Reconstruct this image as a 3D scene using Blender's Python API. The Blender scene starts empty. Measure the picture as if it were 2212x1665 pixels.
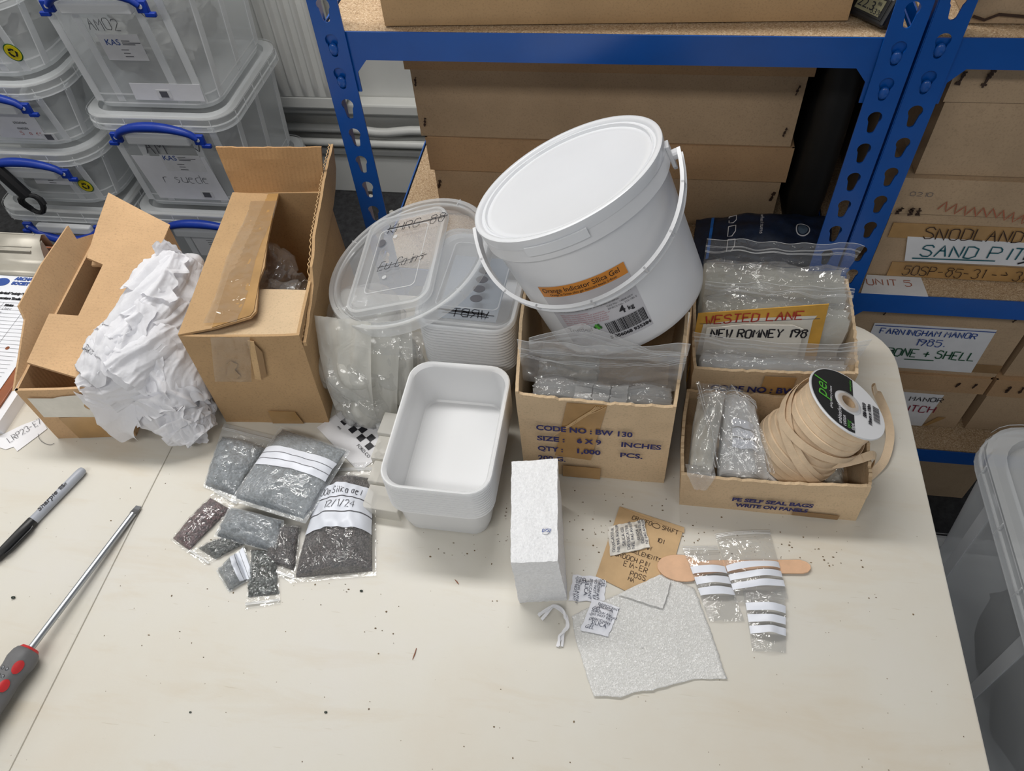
import bpy, bmesh, math, random
from mathutils import Vector as V, Matrix, noise
R = math.radians
SC = bpy.context.scene
COL = SC.collection

# ------------------------------------------------------------------ camera, light, exposure
# metres; table top is z = 0, the camera stands 0.78 m above it at the table's front edge
cam = bpy.data.objects.new('camera', bpy.data.cameras.new('camera')); COL.objects.link(cam)
cam.data.sensor_fit = 'HORIZONTAL'; cam.data.sensor_width = 36.0
cam.data.lens = 36.0 * 1642.0 / 2212.0
cam.data.clip_start = 0.02; cam.data.clip_end = 50
right = V((0.98855745, 0.13935549, -0.05774263))
down = V((0.07277366, -0.77589584, -0.62664954))
fwd = V((-0.13212932, 0.61527693, -0.77715902))
cam.matrix_world = Matrix(((right.x, -down.x, -fwd.x, 0), (right.y, -down.y, -fwd.y, 0), (right.z, -down.z, -fwd.z, 0.78), (0, 0, 0, 1)))
SC.camera = cam

wd = bpy.data.worlds.new('room_air'); SC.world = wd; wd.use_nodes = True
wd.node_tree.nodes['Background'].inputs[0].default_value = (0.86, 0.92, 1.0, 1)
wd.node_tree.nodes['Background'].inputs[1].default_value = 0.50

def area(name, loc, sx, sy, watts, col=(1, 0.985, 0.955), rot=(0, 0, 0)):
    l = bpy.data.lights.new(name, 'AREA'); l.shape = 'RECTANGLE'; l.size = sx; l.size_y = sy
    l.energy = watts; l.color = col
    o = bpy.data.objects.new(name, l); COL.objects.link(o); o.location = loc; o.rotation_euler = rot
    return o
CEIL = 1.76
area('tube_and_fill_light', (-0.75, 1.05, CEIL - 0.09), 1.5, 0.22, 40)
area('tube_and_fill_light', (-0.75, -0.75, CEIL - 0.09), 1.5, 0.22, 23)  # unseen lamp added as front fill
area('tube_and_fill_light', (1.3, -0.75, CEIL - 0.09), 1.5, 0.22, 8)  # weak unseen lamp added for fill from the right
area('tube_and_fill_light', (-2.6, 1.05, CEIL - 0.09), 1.5, 0.22, 16)  # weaker unseen lamp added for fill from the left

SC.view_settings.view_transform = 'Standard'; SC.view_settings.look = 'None'
SC.view_settings.gamma = 1; SC.view_settings.use_curve_mapping = False
SC.view_settings.exposure = -0.78
SC.cycles.use_denoising = True
SC.cycles.max_bounces = 10; SC.cycles.transparent_max_bounces = 24
SC.cycles.diffuse_bounces = 4; SC.cycles.glossy_bounces = 3; SC.cycles.transmission_bounces = 6
SC.cycles.caustics_reflective = False; SC.cycles.caustics_refractive = False

# ------------------------------------------------------------------ materials
def srgb(r, g, b):
    f = lambda c: c / 12.92 if c <= 0.04045 else ((c + 0.055) / 1.055) ** 2.4
    return (f(r / 255), f(g / 255), f(b / 255), 1)

def base_mat(name):
    m = bpy.data.materials.new(name); m.use_nodes = True
    nt = m.node_tree; p = nt.nodes['Principled BSDF']
    return m, nt, p

def nz(nt, scale, detail=4, rough=0.6, vec=None, dist=0):
    n = nt.nodes.new('ShaderNodeTexNoise'); n.inputs['Scale'].default_value = scale
    n.inputs['Detail'].default_value = detail; n.inputs['Roughness'].default_value = rough
    n.inputs['Distortion'].default_value = dist
    if vec is None:
        tc = nt.nodes.new('ShaderNodeTexCoord'); vec = tc.outputs['Object']
    nt.links.new(vec, n.inputs['Vector'])
    return n

def ramp(nt, src, stops):
    r = nt.nodes.new('ShaderNodeValToRGB'); els = r.color_ramp.elements
    while len(els) < len(stops): els.new(0.5)
    for e, (p, c) in zip(els, stops): e.position = p; e.color = c
    nt.links.new(src, r.inputs['Fac']); return r

def mixc(nt, a, b, fac, mode='MIX'):
    m = nt.nodes.new('ShaderNodeMix'); m.data_type = 'RGBA'; m.blend_type = mode
    for v, i in ((fac, 0), (a, 6), (b, 7)):
        if isinstance(v, (int, float)): m.inputs[i].default_value = v
        elif isinstance(v, tuple): m.inputs[i].default_value = v
        else: nt.links.new(v, m.inputs[i])
    return m.outputs[2]

def bump(nt, p, h, strength=0.2, dist=0.002):
    b = nt.nodes.new('ShaderNodeBump'); b.inputs['Strength'].default_value = strength; b.inputs['Distance'].default_value = dist
    nt.links.new(h, b.inputs['Height']); nt.links.new(b.outputs[0], p.inputs['Normal'])

def plain(name, col, rough=0.5, var=0.06, scale=30, bs=0.0, bscale=200, metal=0.0, spec=0.5, bdist=0.001):
    m, nt, p = base_mat(name)
    n = nz(nt, scale)
    d = tuple(c * (1 - var * 2) for c in col[:3]) + (1,); l = tuple(min(1, c * (1 + var)) for c in col[:3]) + (1,)
    r = ramp(nt, n.outputs['Fac'], [(0.3, d), (0.7, l)])
    nt.links.new(r.outputs[0], p.inputs['Base Color'])
    p.inputs['Roughness'].default_value = rough; p.inputs['Metallic'].default_value = metal
    p.inputs['Specular IOR Level'].default_value = spec
    if bs: bump(nt, p, nz(nt, bscale, 3).outputs['Fac'], bs, bdist)
    return m

def card(name, col, stripe=0.0, dirt=0.3):
    # brown board: broad tone drift, short fibres, optional flute lines, scuffs
    m, nt, p = base_mat(name)
    a = nz(nt, 7, 5, 0.6); f = nz(nt, 420, 2, 0.7)
    d = tuple(c * 0.80 for c in col[:3]) + (1,); l = tuple(min(1, c * 1.10) for c in col[:3]) + (1,)
    r = ramp(nt, a.outputs['Fac'], [(0.25, d), (0.75, l)])
    c = mixc(nt, r.outputs[0], tuple(x * 0.55 for x in col[:3]) + (1,), ramp(nt, f.outputs['Fac'], [(0.52, (0, 0, 0, 1)), (0.8, (0.6, 0.6, 0.6, 1))]).outputs[0])
    s = nz(nt, 26, 6, 0.75)
    c = mixc(nt, c, tuple(x * 0.5 for x in col[:3]) + (1,), ramp(nt, s.outputs['Fac'], [(0.62, (0, 0, 0, 1)), (0.85, (dirt, dirt, dirt, 1))]).outputs[0])
    nt.links.new(c, p.inputs['Base Color']); p.inputs['Roughness'].default_value = 0.78; p.inputs['Specular IOR Level'].default_value = 0.25
    if stripe:
        w = nt.nodes.new('ShaderNodeTexWave'); w.inputs['Scale'].default_value = 60; w.inputs['Distortion'].default_value = 0.6
        tc = nt.nodes.new('ShaderNodeTexCoord'); mp = nt.nodes.new('ShaderNodeMapping'); mp.inputs['Rotation'].default_value = (0, 0, stripe)
        nt.links.new(tc.outputs['Object'], mp.inputs[0]); nt.links.new(mp.outputs[0], w.inputs['Vector'])
        bump(nt, p, w.outputs['Fac'], 0.22, 0.0012)
    else:
        bump(nt, p, nz(nt, 60, 5).outputs['Fac'], 0.25, 0.0012)
    return m

def film(name, clear=0.86, tint=(1, 1, 1, 1), milk=(0.85, 0.87, 0.88, 1), rough=0.08, wr=0.5, wscale=45, gl=0.05, thru=0.45):
    # thin plastic: see-through + a little milky scatter + sharp reflections that break up on wrinkles
    m = bpy.data.materials.new(name); m.use_nodes = True; nt = m.node_tree; nt.nodes.clear()
    out = nt.nodes.new('ShaderNodeOutputMaterial')
    tr = nt.nodes.new('ShaderNodeBsdfTransparent'); tr.inputs[0].default_value = tint
    df = nt.nodes.new('ShaderNodeBsdfDiffuse'); df.inputs[0].default_value = milk
    tl = nt.nodes.new('ShaderNodeBsdfTranslucent'); tl.inputs[0].default_value = milk
    g = nt.nodes.new('ShaderNodeBsdfGlossy'); g.inputs['Roughness'].default_value = rough
    m1 = nt.nodes.new('ShaderNodeMixShader'); m1.inputs[0].default_value = thru
    nt.links.new(df.outputs[0], m1.inputs[1]); nt.links.new(tl.outputs[0], m1.inputs[2])
    m2 = nt.nodes.new('ShaderNodeMixShader'); m2.inputs[0].default_value = clear
    nt.links.new(m1.outputs[0], m2.inputs[1]); nt.links.new(tr.outputs[0], m2.inputs[2])
    fr = nt.nodes.new('ShaderNodeLayerWeight'); fr.inputs['Blend'].default_value = 0.5
    pw = nt.nodes.new('ShaderNodeMath'); pw.operation = 'POWER'; pw.inputs[1].default_value = 3.5
    nt.links.new(fr.outputs['Facing'], pw.inputs[0])
    ad = nt.nodes.new('ShaderNodeMath'); ad.operation = 'MULTIPLY_ADD'; ad.inputs[1].default_value = 0.45; ad.inputs[2].default_value = gl
    nt.links.new(pw.outputs[0], ad.inputs[0])
    m3 = nt.nodes.new('ShaderNodeMixShader'); nt.links.new(ad.outputs[0], m3.inputs[0])
    nt.links.new(m2.outputs[0], m3.inputs[1]); nt.links.new(g.outputs[0], m3.inputs[2])
    nt.links.new(m3.outputs[0], out.inputs[0])
    if wr:
        n = nz(nt, wscale, 3, 0.55, dist=1.2)
        b = nt.nodes.new('ShaderNodeBump'); b.inputs['Strength'].default_value = wr; b.inputs['Distance'].default_value = 0.004
        nt.links.new(n.outputs['Fac'], b.inputs['Height'])
        for s in (df, g): nt.links.new(b.outputs[0], s.inputs['Normal'])
    return m

def granule(name, cols, scale=330, rough=0.35, bs=1.0):
    # packed silica beads: one voronoi cell per bead, each with its own tone
    m, nt, p = base_mat(name)
    tc = nt.nodes.new('ShaderNodeTexCoord')
    v = nt.nodes.new('ShaderNodeTexVoronoi'); v.inputs['Scale'].default_value = scale
    nt.links.new(tc.outputs['Object'], v.inputs['Vector'])
    sx = nt.nodes.new('ShaderNodeSeparateColor'); nt.links.new(v.outputs['Color'], sx.inputs[0])
    k = len(cols); r = ramp(nt, sx.outputs[0], [(i / (k - 1), c) for i, c in enumerate(cols)])
    n = nz(nt, 45, 4, 0.6)
    c = mixc(nt, r.outputs[0], (0.9, 0.95, 1, 1), ramp(nt, n.outputs['Fac'], [(0.4, (0, 0, 0, 1)), (0.75, (0.14, 0.14, 0.14, 1))]).outputs[0])
    nt.links.new(c, p.inputs['Base Color']); p.inputs['Roughness'].default_value = rough
    inv = nt.nodes.new('ShaderNodeMath'); inv.operation = 'SUBTRACT'; inv.inputs[0].default_value = 1
    nt.links.new(v.outputs['Distance'], inv.inputs[1])
    bump(nt, p, inv.outputs[0], bs, 0.0025)
    return m

M = {}
def setup_materials():
    # table plastic: cream with faint stains, scratches and dirt specks
    m, nt, p = base_mat('table_plastic'); M['table'] = m
    tc = nt.nodes.new('ShaderNodeTexCoord')
    a = nz(nt, 3.2, 5, 0.6); c = ramp(nt, a.outputs['Fac'], [(0.3, srgb(208, 200, 186)), (0.52, srgb(211, 207, 197)), (0.75, srgb(212, 209, 204))]).outputs[0]
    mp = nt.nodes.new('ShaderNodeMapping'); mp.inputs['Scale'].default_value = (3, 14, 1); nt.links.new(tc.outputs['Object'], mp.inputs[0])
    s = nz(nt, 2.0, 6, 0.65, mp.outputs[0], 0.5)
    c = mixc(nt, c, srgb(198, 182, 156), ramp(nt, s.outputs['Fac'], [(0.52, (0, 0, 0, 1)), (0.75, (0.36, 0.36, 0.36, 1))]).outputs[0])
    v = nt.nodes.new('ShaderNodeTexVoronoi'); v.inputs['Scale'].default_value = 70; nt.links.new(tc.outputs['Object'], v.inputs['Vector'])
    c = mixc(nt, c, srgb(120, 104, 82), ramp(nt, v.outputs['Distance'], [(0.025, (0.7, 0.7, 0.7, 1)), (0.05, (0, 0, 0, 1))]).outputs[0])
    mp2 = nt.nodes.new('ShaderNodeMapping'); mp2.inputs['Scale'].default_value = (3, 40, 1); mp2.inputs['Rotation'].default_value = (0, 0, 0.5); nt.links.new(tc.outputs['Object'], mp2.inputs[0])
    s2 = nz(nt, 8, 2, 0.5, mp2.outputs[0])
    c = mixc(nt, c, srgb(176, 164, 142), ramp(nt, s2.outputs['Fac'], [(0.72, (0, 0, 0, 1)), (0.76, (0.35, 0.35, 0.35, 1))]).outputs[0])
    nt.links.new(c, p.inputs['Base Color']); p.inputs['Roughness'].default_value = 0.42; p.inputs['Specular IOR Level'].default_value = 0.35
    bump(nt, p, nz(nt, 260, 3).outputs['Fac'], 0.10, 0.0006)
    M['seam'] = plain('seam_gap', srgb(136, 124, 106), 0.8)
    M['steel_grey'] = plain('grey_steel', srgb(120, 122, 126), 0.4, metal=0.7)
    M['blue'] = plain('blue_powder_coat', srgb(0, 80, 164), 0.28, 0.05, 14, 0.05, 300, spec=0.6)
    M['blue_plastic'] = plain('blue_handle_plastic', srgb(14, 54, 156), 0.4)
    # chipboard
    m, nt, p = base_mat('chipboard'); M['chip'] = m
    tc = nt.nodes.new('ShaderNodeTexCoord')
    v = nt.nodes.new('ShaderNodeTexVoronoi'); v.inputs['Scale'].default_value = 800; nt.links.new(tc.outputs['Object'], v.inputs['Vector'])
    sx = nt.nodes.new('ShaderNodeSeparateColor'); nt.links.new(v.outputs['Color'], sx.inputs[0])
    r = ramp(nt, sx.outputs[0], [(0, srgb(146, 118, 88)), (0.3, srgb(182, 154, 120)), (0.8, srgb(194, 168, 136)), (1, srgb(216, 196, 168))])
    nt.links.new(r.outputs[0], p.inputs['Base Color']); p.inputs['Roughness'].default_value = 0.75
    bump(nt, p, v.outputs['Distance'], 0.15, 0.001)
    M['card'] = card('corrugated_card', srgb(190, 156, 115))
    M['card_flute'] = card('corrugated_card_fluted', srgb(206, 170, 130), stripe=1.42)
    M['card_in'] = card('corrugated_card_inside', srgb(196, 154, 108), stripe=0.14)
    M['card_pale'] = card('pale_kraft_card', srgb(212, 186, 152), dirt=0.4)
    M['archive'] = card('archive_box_board', srgb(186, 160, 130), dirt=0.4)
    M['archive_lid'] = card('archive_lid_board', srgb(184, 150, 114), dirt=0.3)
    M['card_edge'] = card('torn_card_edge', srgb(206, 172, 128))
    M['brown_tape'] = plain('brown_parcel_tape', srgb(176, 138, 88), 0.22, 0.12, 18, 0.25, 40, spec=0.6)
    M['brown_tape_dark'] = plain('dark_parcel_tape', srgb(148, 116, 78), 0.25, 0.1, 18)
    M['clear_tape'] = film('clear_tape', 0.82, (0.93, 0.90, 0.84, 1), (0.7, 0.66, 0.58, 1), 0.10, 0.35, 60, 0.06)
    M['white_label'] = plain('white_paper_label', srgb(226, 226, 228), 0.6, 0.03)
    M['cream_label'] = plain('aged_paper_label', srgb(226, 222, 212), 0.7, 0.06)
    M['yellow_card'] = plain('yellowed_card', srgb(214, 164, 72), 0.5, 0.08)
    M['paper'] = plain('white_paper', srgb(232, 232, 236), 0.65, 0.02)
    M['ruled'] = plain('ruled_paper', srgb(226, 228, 234), 0.65, 0.02)
    # tissue: white, lets light through
    m, nt, p = base_mat('tissue_paper'); M['tissue'] = m
    p.inputs['Base Color'].default_value = srgb(246, 246, 250); p.inputs['Roughness'].default_value = 0.7; p.inputs['Specular IOR Level'].default_value = 0.2
    tl = nt.nodes.new('ShaderNodeBsdfTranslucent'); tl.inputs[0].default_value = (0.9, 0.9, 0.93, 1)
    mx = nt.nodes.new('ShaderNodeMixShader'); mx.inputs[0].default_value = 0.30
    nt.links.new(p.outputs[0], mx.inputs[1]); nt.links.new(tl.outputs[0], mx.inputs[2]); nt.links.new(mx.outputs[0], nt.nodes['Material Output'].inputs[0])
    bump(nt, p, nz(nt, 120, 4, 0.6, dist=1.0).outputs['Fac'], 0.3, 0.002)
    M['white_pp'] = plain('white_polypropylene', srgb(226, 227, 230), 0.30, 0.02, 6, spec=0.5)
    M['lid_pp'] = plain('white_lid_polypropylene', srgb(226, 228, 232), 0.22, 0.02, 6, spec=0.5)
    M['tub'] = film('milky_tub_plastic', 0.12, (0.97, 0.98, 1, 1), (0.97, 0.975, 0.985, 1), 0.22, 0.08, 8, 0.02, 0.25)
    M['clear_lid'] = film('clear_lid_plastic', 0.74, (0.96, 0.97, 0.98, 1), (0.92, 0.93, 0.95, 1), 0.12, 0.06, 12, 0.03, 0.3)
    M['clear_rim'] = film('clear_lid_rim', 0.58, (0.96, 0.97, 0.98, 1), (0.94, 0.95, 0.96, 1), 0.16, 0.05, 12, 0.04, 0.3)
    M['crate'] = film('milky_crate_plastic', 0.52, (0.98, 0.99, 1.0, 1), (0.93, 0.95, 0.96, 1), 0.22, 0.08, 9, 0.02, 0.3)
    M['crate_rib'] = film('milky_crate_rib', 0.22, (0.98, 0.99, 1.0, 1), (0.95, 0.96, 0.97, 1), 0.25, 0.05, 9, 0.03, 0.3)
    M['bag'] = film('clear_bag_film', 0.91, (0.99, 0.99, 0.99, 1), (0.92, 0.93, 0.94, 1), 0.07, 0.7, 55, 0.09, 0.2)
    M['bag_hazy'] = film('hazy_bag_film', 0.74, (0.99, 0.99, 0.99, 1), (0.90, 0.91, 0.93, 1), 0.08, 0.6, 50, 0.10, 0.2)
    M['bag_dusty'] = film('dusty_bag_film', 0.70, (0.98, 0.99, 1.0, 1), (0.74, 0.78, 0.82, 1), 0.12, 0.6, 60, 0.07, 0.1)
    M['bag_zip'] = film('bag_zip_strip', 0.55, (0.98, 0.98, 0.98, 1), (0.93, 0.94, 0.95, 1), 0.15, 0.2, 60, 0.06, 0.2)
    M['poly'] = film('stacked_polythene', 0.35, (0.98, 0.98, 0.95, 1), (0.88, 0.87, 0.82, 1), 0.12, 0.5, 30, 0.06, 0.3)
    M['poly_white'] = film('stacked_polythene_white', 0.25, (0.98, 0.98, 0.98, 1), (0.90, 0.91, 0.92, 1), 0.15, 0.5, 30, 0.05, 0.3)
    M['acrylic'] = film('cast_acrylic', 0.45, (0.98, 0.97, 0.94, 1), (0.92, 0.90, 0.85, 1), 0.08, 0.08, 20, 0.03, 0.2)
    M['panel'] = plain('white_writing_panel', srgb(226, 230, 240), 0.4, 0.02)
    M['sil_grey'] = granule('grey_silica_beads', [srgb(50, 58, 60), srgb(92, 100, 104), srgb(136, 143, 148), srgb(70, 78, 80)], 330)
    M['sil_dark'] = granule('dark_silica_beads', [srgb(30, 24, 22), srgb(74, 64, 62), srgb(116, 106, 104), srgb(48, 40, 38)], 560)
    M['sil_red'] = granule('dark_red_silica_beads', [srgb(46, 34, 34), srgb(96, 58, 62), srgb(120, 88, 90), srgb(58, 46, 42)], 420)
    M['sil_green'] = granule('dark_green_silica_beads', [srgb(34, 42, 36), srgb(70, 76, 70), srgb(118, 122, 120), srgb(50, 48, 44)], 380)
    M['bead_dark'] = plain('dark_green_bead', srgb(44, 54, 46), 0.2, 0.1)
    M['bead_pale'] = plain('pale_grey_bead', srgb(150, 156, 154), 0.2, 0.1)
    M['foam'] = plain('white_polyethylene_foam', srgb(238, 239, 242), 0.55, 0.05, 380, 0.55, 420, spec=0.3, bdist=0.002)
    # thin foam sheet: sparkly cells, slightly see-through
    m, nt, p = base_mat('thin_foam_sheet'); M['foam_sheet'] = m
    tc = nt.nodes.new('ShaderNodeTexCoord'); v = nt.nodes.new('ShaderNodeTexVoronoi'); v.inputs['Scale'].default_value = 850; nt.links.new(tc.outputs['Object'], v.inputs['Vector'])
    sx = nt.nodes.new('ShaderNodeSeparateColor'); nt.links.new(v.outputs['Color'], sx.inputs[0])
    r = ramp(nt, sx.outputs[0], [(0.0, srgb(228, 228, 226)), (0.75, srgb(236, 236, 235)), (1.0, srgb(255, 255, 255))]); nt.links.new(r.outputs[0], p.inputs['Base Color'])
    p.inputs['Roughness'].default_value = 0.3; bump(nt, p, v.outputs['Distance'], 0.35, 0.0012)
    tr = nt.nodes.new('ShaderNodeBsdfTransparent'); mx = nt.nodes.new('ShaderNodeMixShader')
    r2 = ramp(nt, sx.outputs[1], [(0.0, (0.42, 0.42, 0.42, 1)), (0.8, (0.30, 0.30, 0.30, 1)), (1.0, (0.05, 0.05, 0.05, 1))]); nt.links.new(r2.outputs[0], mx.inputs[0])
    nt.links.new(p.outputs[0], mx.inputs[1]); nt.links.new(tr.outputs[0], mx.inputs[2]); nt.links.new(mx.outputs[0], nt.nodes['Material Output'].inputs[0])
    M['tape_cotton'] = plain('unbleached_cotton', srgb(226, 202, 172), 0.85, 0.06, 60, 0.5, 900, spec=0.15, bdist=0.0006)
    M['spool_black'] = plain('black_print', srgb(34, 36, 38), 0.5)
    M['green_ink'] = plain('green_print', srgb(86, 176, 60), 0.5)
    M['ink_navy'] = plain('navy_print', srgb(44, 44, 100), 0.7)
    M['ink_black'] = plain('black_ink', srgb(26, 26, 34), 0.5)
    M['ink_grey'] = plain('grey_ink', srgb(92, 92, 98), 0.6)
    M['ink_red'] = plain('red_ink', srgb(176, 52, 44), 0.6)
    M['ink_crimson'] = plain('crimson_ink', srgb(140, 36, 60), 0.6)
    M['ink_blue'] = plain('blue_ink', srgb(34, 72, 150), 0.6)
    M['ink_green'] = plain('green_ink_pen', srgb(24, 84, 56), 0.6)
    M['ink_teal'] = plain('teal_ink', srgb(24, 92, 104), 0.6)
    M['ink_brown'] = plain('faded_red_crayon', srgb(168, 98, 72), 0.8)
    M['staple'] = plain('rusty_staple', srgb(58, 38, 26), 0.7)
    M['orange'] = plain('orange_label', srgb(214, 138, 52), 0.4, 0.03)
    M['pale_label'] = plain('clear_grey_label', srgb(196, 195, 200), 0.3, 0.02)
    M['wood'] = plain('pale_birch', srgb(222, 180, 146), 0.6, 0.08, 40)
    M['envelope'] = plain('manila_envelope', srgb(200, 168, 126), 0.7, 0.07, 30)
    M['sachet'] = plain('white_sachet_paper', srgb(226, 228, 236), 0.55, 0.03, 60, 0.2, 200)
    M['sachet_old'] = plain('worn_sachet_paper', srgb(222, 218, 210), 0.7, 0.08, 60, 0.25, 200)
    M['pen_grey'] = plain('grey_pen_barrel', srgb(166, 170, 180), 0.4)
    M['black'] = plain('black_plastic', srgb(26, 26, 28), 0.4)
    M['chrome'] = plain('bright_steel', srgb(178, 182, 188), 0.36, 0.03, metal=1.0)
    M['grip_grey'] = plain('grey_rubber_grip', srgb(104, 104, 106), 0.6, 0.05, 60, 0.2)
    M['grip_red'] = plain('red_grip_inlay', srgb(196, 44, 48), 0.45)
    M['hardboard'] = plain('brown_hardboard', srgb(142, 78, 40), 0.4, 0.12, 50)
    M['clip'] = plain('nickel_clip', srgb(172, 167, 156), 0.42, 0.03, metal=0.25)
    M['lcd'] = plain('lcd_glass', srgb(132, 128, 102), 0.2, 0.02)
    M['pack_blue'] = plain('dark_blue_pack', srgb(22, 38, 66), 0.55, 0.25, 60, 0.3, 400)
    M['pack_bright'] = plain('bright_blue_stripe', srgb(30, 116, 214), 0.5)
    M['yellow'] = plain('yellow_sticker', srgb(226, 206, 20), 0.45)
    M['green_dark'] = plain('green_sticker_rim', srgb(52, 104, 48), 0.45)
    M['wall'] = plain('painted_wall', srgb(208, 208, 204), 0.7, 0.03, 4)
    M['radiator'] = plain('white_enamel', srgb(214, 214, 210), 0.35, 0.03, 6)
    M['carpet'] = plain('dark_carpet', srgb(58, 58, 60), 0.95, 0.25, 60, 0.6, 300)
    M['ceiling'] = plain('ceiling_white', srgb(220, 220, 216), 0.8, 0.02)
    M['contents'] = plain('grey_wrapped_finds', srgb(112, 112, 110), 0.7, 0.3, 14, 0.5, 30)
    M['contents_pale'] = plain('pale_wrapped_finds', srgb(146, 146, 143), 0.6, 0.25, 16, 0.5, 30)
    M['contents_dark'] = plain('dark_wrapped_finds', srgb(58, 62, 68), 0.7, 0.3, 14, 0.5, 30)
    M['near_black'] = plain('gap_fill_black', srgb(14, 14, 15), 0.6)
    M['ink_slate'] = plain('slate_print', srgb(74, 78, 96), 0.6)
    M['crumb'] = plain('brown_crumb', srgb(128, 108, 82), 0.8, 0.3, 90)
    m, nt, p = base_mat('lamp_diffuser'); M['lamp'] = m
    p.inputs['Base Color'].default_value = (0.9, 0.9, 0.9, 1); p.inputs['Emission Color'].default_value = (1, 0.97, 0.92, 1); p.inputs['Emission Strength'].default_value = 3.0
setup_materials()
# ------------------------------------------------------------------ mesh helpers
random.seed(7)
def thing(name, label, cat, loc=(0, 0, 0), group=None, rot=(0, 0, 0), kind=None):
    o = bpy.data.objects.new(name, None); COL.objects.link(o); o.empty_display_size = 0.02
    o.location = loc; o.rotation_euler = rot
    return tag(o, label, cat, group, kind)
def tag(o, label, cat, group=None, kind=None):
    if label: o['label'] = label
    if cat: o['category'] = cat
    if group: o['group'] = group
    if kind: o['kind'] = kind
    return o
def struct(o): o['kind'] = 'structure'; return o
def wmat(o):
    m = Matrix.LocRotScale(o.location, o.rotation_euler, None)
    return wmat(o.parent) @ m if o.parent else m

class G:
    """collects verts and faces, then links them as ONE mesh object"""
    def __init__(s): s.v = []; s.f = []
    def add(s, vs, fs):
        n = len(s.v); s.v += [V(a) for a in vs]; s.f += [tuple(i + n for i in q) for q in fs]; return s
    def box(s, c, d, rz=0.0, bev=0.0):
        x, y, z = d[0] / 2, d[1] / 2, d[2] / 2
        vs = [V((a * x, b * y, e * z)) for e in (-1, 1) for a, b in ((-1, -1), (1, -1), (1, 1), (-1, 1))]
        m = Matrix.Rotation(rz, 3, 'Z')
        return s.add([m @ a + V(c) for a in vs], [(3, 2, 1, 0), (4, 5, 6, 7), (0, 1, 5, 4), (1, 2, 6, 5), (2, 3, 7, 6), (3, 0, 4, 7)])
    def loft(s, rings, cap0=True, cap1=True, closed=True):
        n = len(rings[0]); o = len(s.v)
        for r in rings: s.v += [V(a) for a in r]
        for i in range(len(rings) - 1):
            for j in range(n if closed else n - 1):
                k = (j + 1) % n
                s.f.append((o + i * n + j, o + i * n + k, o + (i + 1) * n + k, o + (i + 1) * n + j))
        if cap0: s.f.append(tuple(o + j for j in reversed(range(n))))
        if cap1: s.f.append(tuple(o + (len(rings) - 1) * n + j for j in range(n)))
        return s
    def grid(s, fn, nu, nv):
        o = len(s.v)
        for j in range(nv + 1):
            for i in range(nu + 1): s.v.append(V(fn(i / nu, j / nv)))
        for j in range(nv):
            for i in range(nu):
                a = o + j * (nu + 1) + i; s.f.append((a, a + 1, a + nu + 2, a + nu + 1))
        return s
    def panel(s, a, b, c, d, t, nu=1, nv=1, rag=0.0, bow=0.0, seed=0):
        """thick sheet over the four corners a-b-c-d; the body lies on the side the normal points away from"""
        a, b, c, d = V(a), V(b), V(c), V(d); n = ((b - a).cross(d - a)).normalized()
        def P(u, v, k):
            p = a.lerp(b, u).lerp(d.lerp(c, u), v)
            if rag and v > 0.999: p = p + (d - a).normalized() * rag * (noise.noise(V((u * 23 + seed, seed, 0))) + 0.5 * noise.noise(V((u * 71, seed, 3))))
            if bow: p = p + n * bow * (math.sin(math.pi * u) * v + 0.5 * noise.noise(V((u * 3 + seed, v * 3, seed))))
            return p - n * (t * k)
        o = len(s.v); w = nu + 1
        for k in (0, 1):
            for j in range(nv + 1):
                for i in range(nu + 1): s.v.append(P(i / nu, j / nv, k))
        m = w * (nv + 1)
        for j in range(nv):
            for i in range(nu):
                q = o + j * w + i
                s.f.append((q, q + 1, q + w + 1, q + w)); s.f.append((q + m, q + m + w, q + m + w + 1, q + m + 1))
        rim = [o + i for i in range(w)] + [o + j * w + nu for j in range(1, nv + 1)] + [o + nv * w + i for i in range(nu - 1, -1, -1)] + [o + j * w for j in range(nv - 1, 0, -1)]
        for i in range(len(rim)):
            x, y = rim[i], rim[(i + 1) % len(rim)]; s.f.append((y, x, x + m, y + m))
        return s
    def poly(s, pts, t):
        pts = [V(p) for p in pts]
        n = V((0, 0, 0))
        for i in range(len(pts)): n += pts[i].cross(pts[(i + 1) % len(pts)])
        n.normalize(); k = len(pts)
        return s.add(pts + [p - n * t for p in pts], [tuple(range(k)), tuple(reversed(range(k, 2 * k)))] + [((i + 1) % k, i, k + i, k + (i + 1) % k) for i in range(k)])
    def tube(s, pts, r, n=8, cap=True):
        pts = [V(p) for p in pts]; rr = r if isinstance(r, (list, tuple)) else [r] * len(pts)
        up = V((0, 0, 1)); rings = []
        for i, p in enumerate(pts):
            t = (pts[min(i + 1, len(pts) - 1)] - pts[max(i - 1, 0)]).normalized()
            if abs(t.dot(up)) > 0.97: up = V((0.3, 1, 0.1)).normalized()
            x = up.cross(t).normalized(); y = t.cross(x); up = y
            rings.append([p + (x * math.cos(2 * math.pi * k / n) + y * math.sin(2 * math.pi * k / n)) * rr[i] for k in range(n)])
        return s.loft(rings, cap, cap)
    def strip(s, pts, w, nrm, t=0.0008):
        """flat band of width w and thickness t along pts, facing nrm (one vector, or one per point)"""
        pts = [V(p) for p in pts]; rings = []
        for i, p in enumerate(pts):
            n = V(nrm[i] if isinstance(nrm, list) else nrm).normalized()
            d = (pts[min(i + 1, len(pts) - 1)] - pts[max(i - 1, 0)]).normalized(); x = d.cross(n).normalized() * (w / 2)
            rings.append([p - x, p + x, p + x + n * t, p - x + n * t])
        return s.loft(rings)
    def lathe(s, prof, n=48, c=(0, 0, 0), cap0=False, cap1=False):
        c = V(c)
        return s.loft([[c + V((r * math.cos(2 * math.pi * k / n), r * math.sin(2 * math.pi * k / n), z)) for k in range(n)] for r, z in prof], cap0, cap1)
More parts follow.
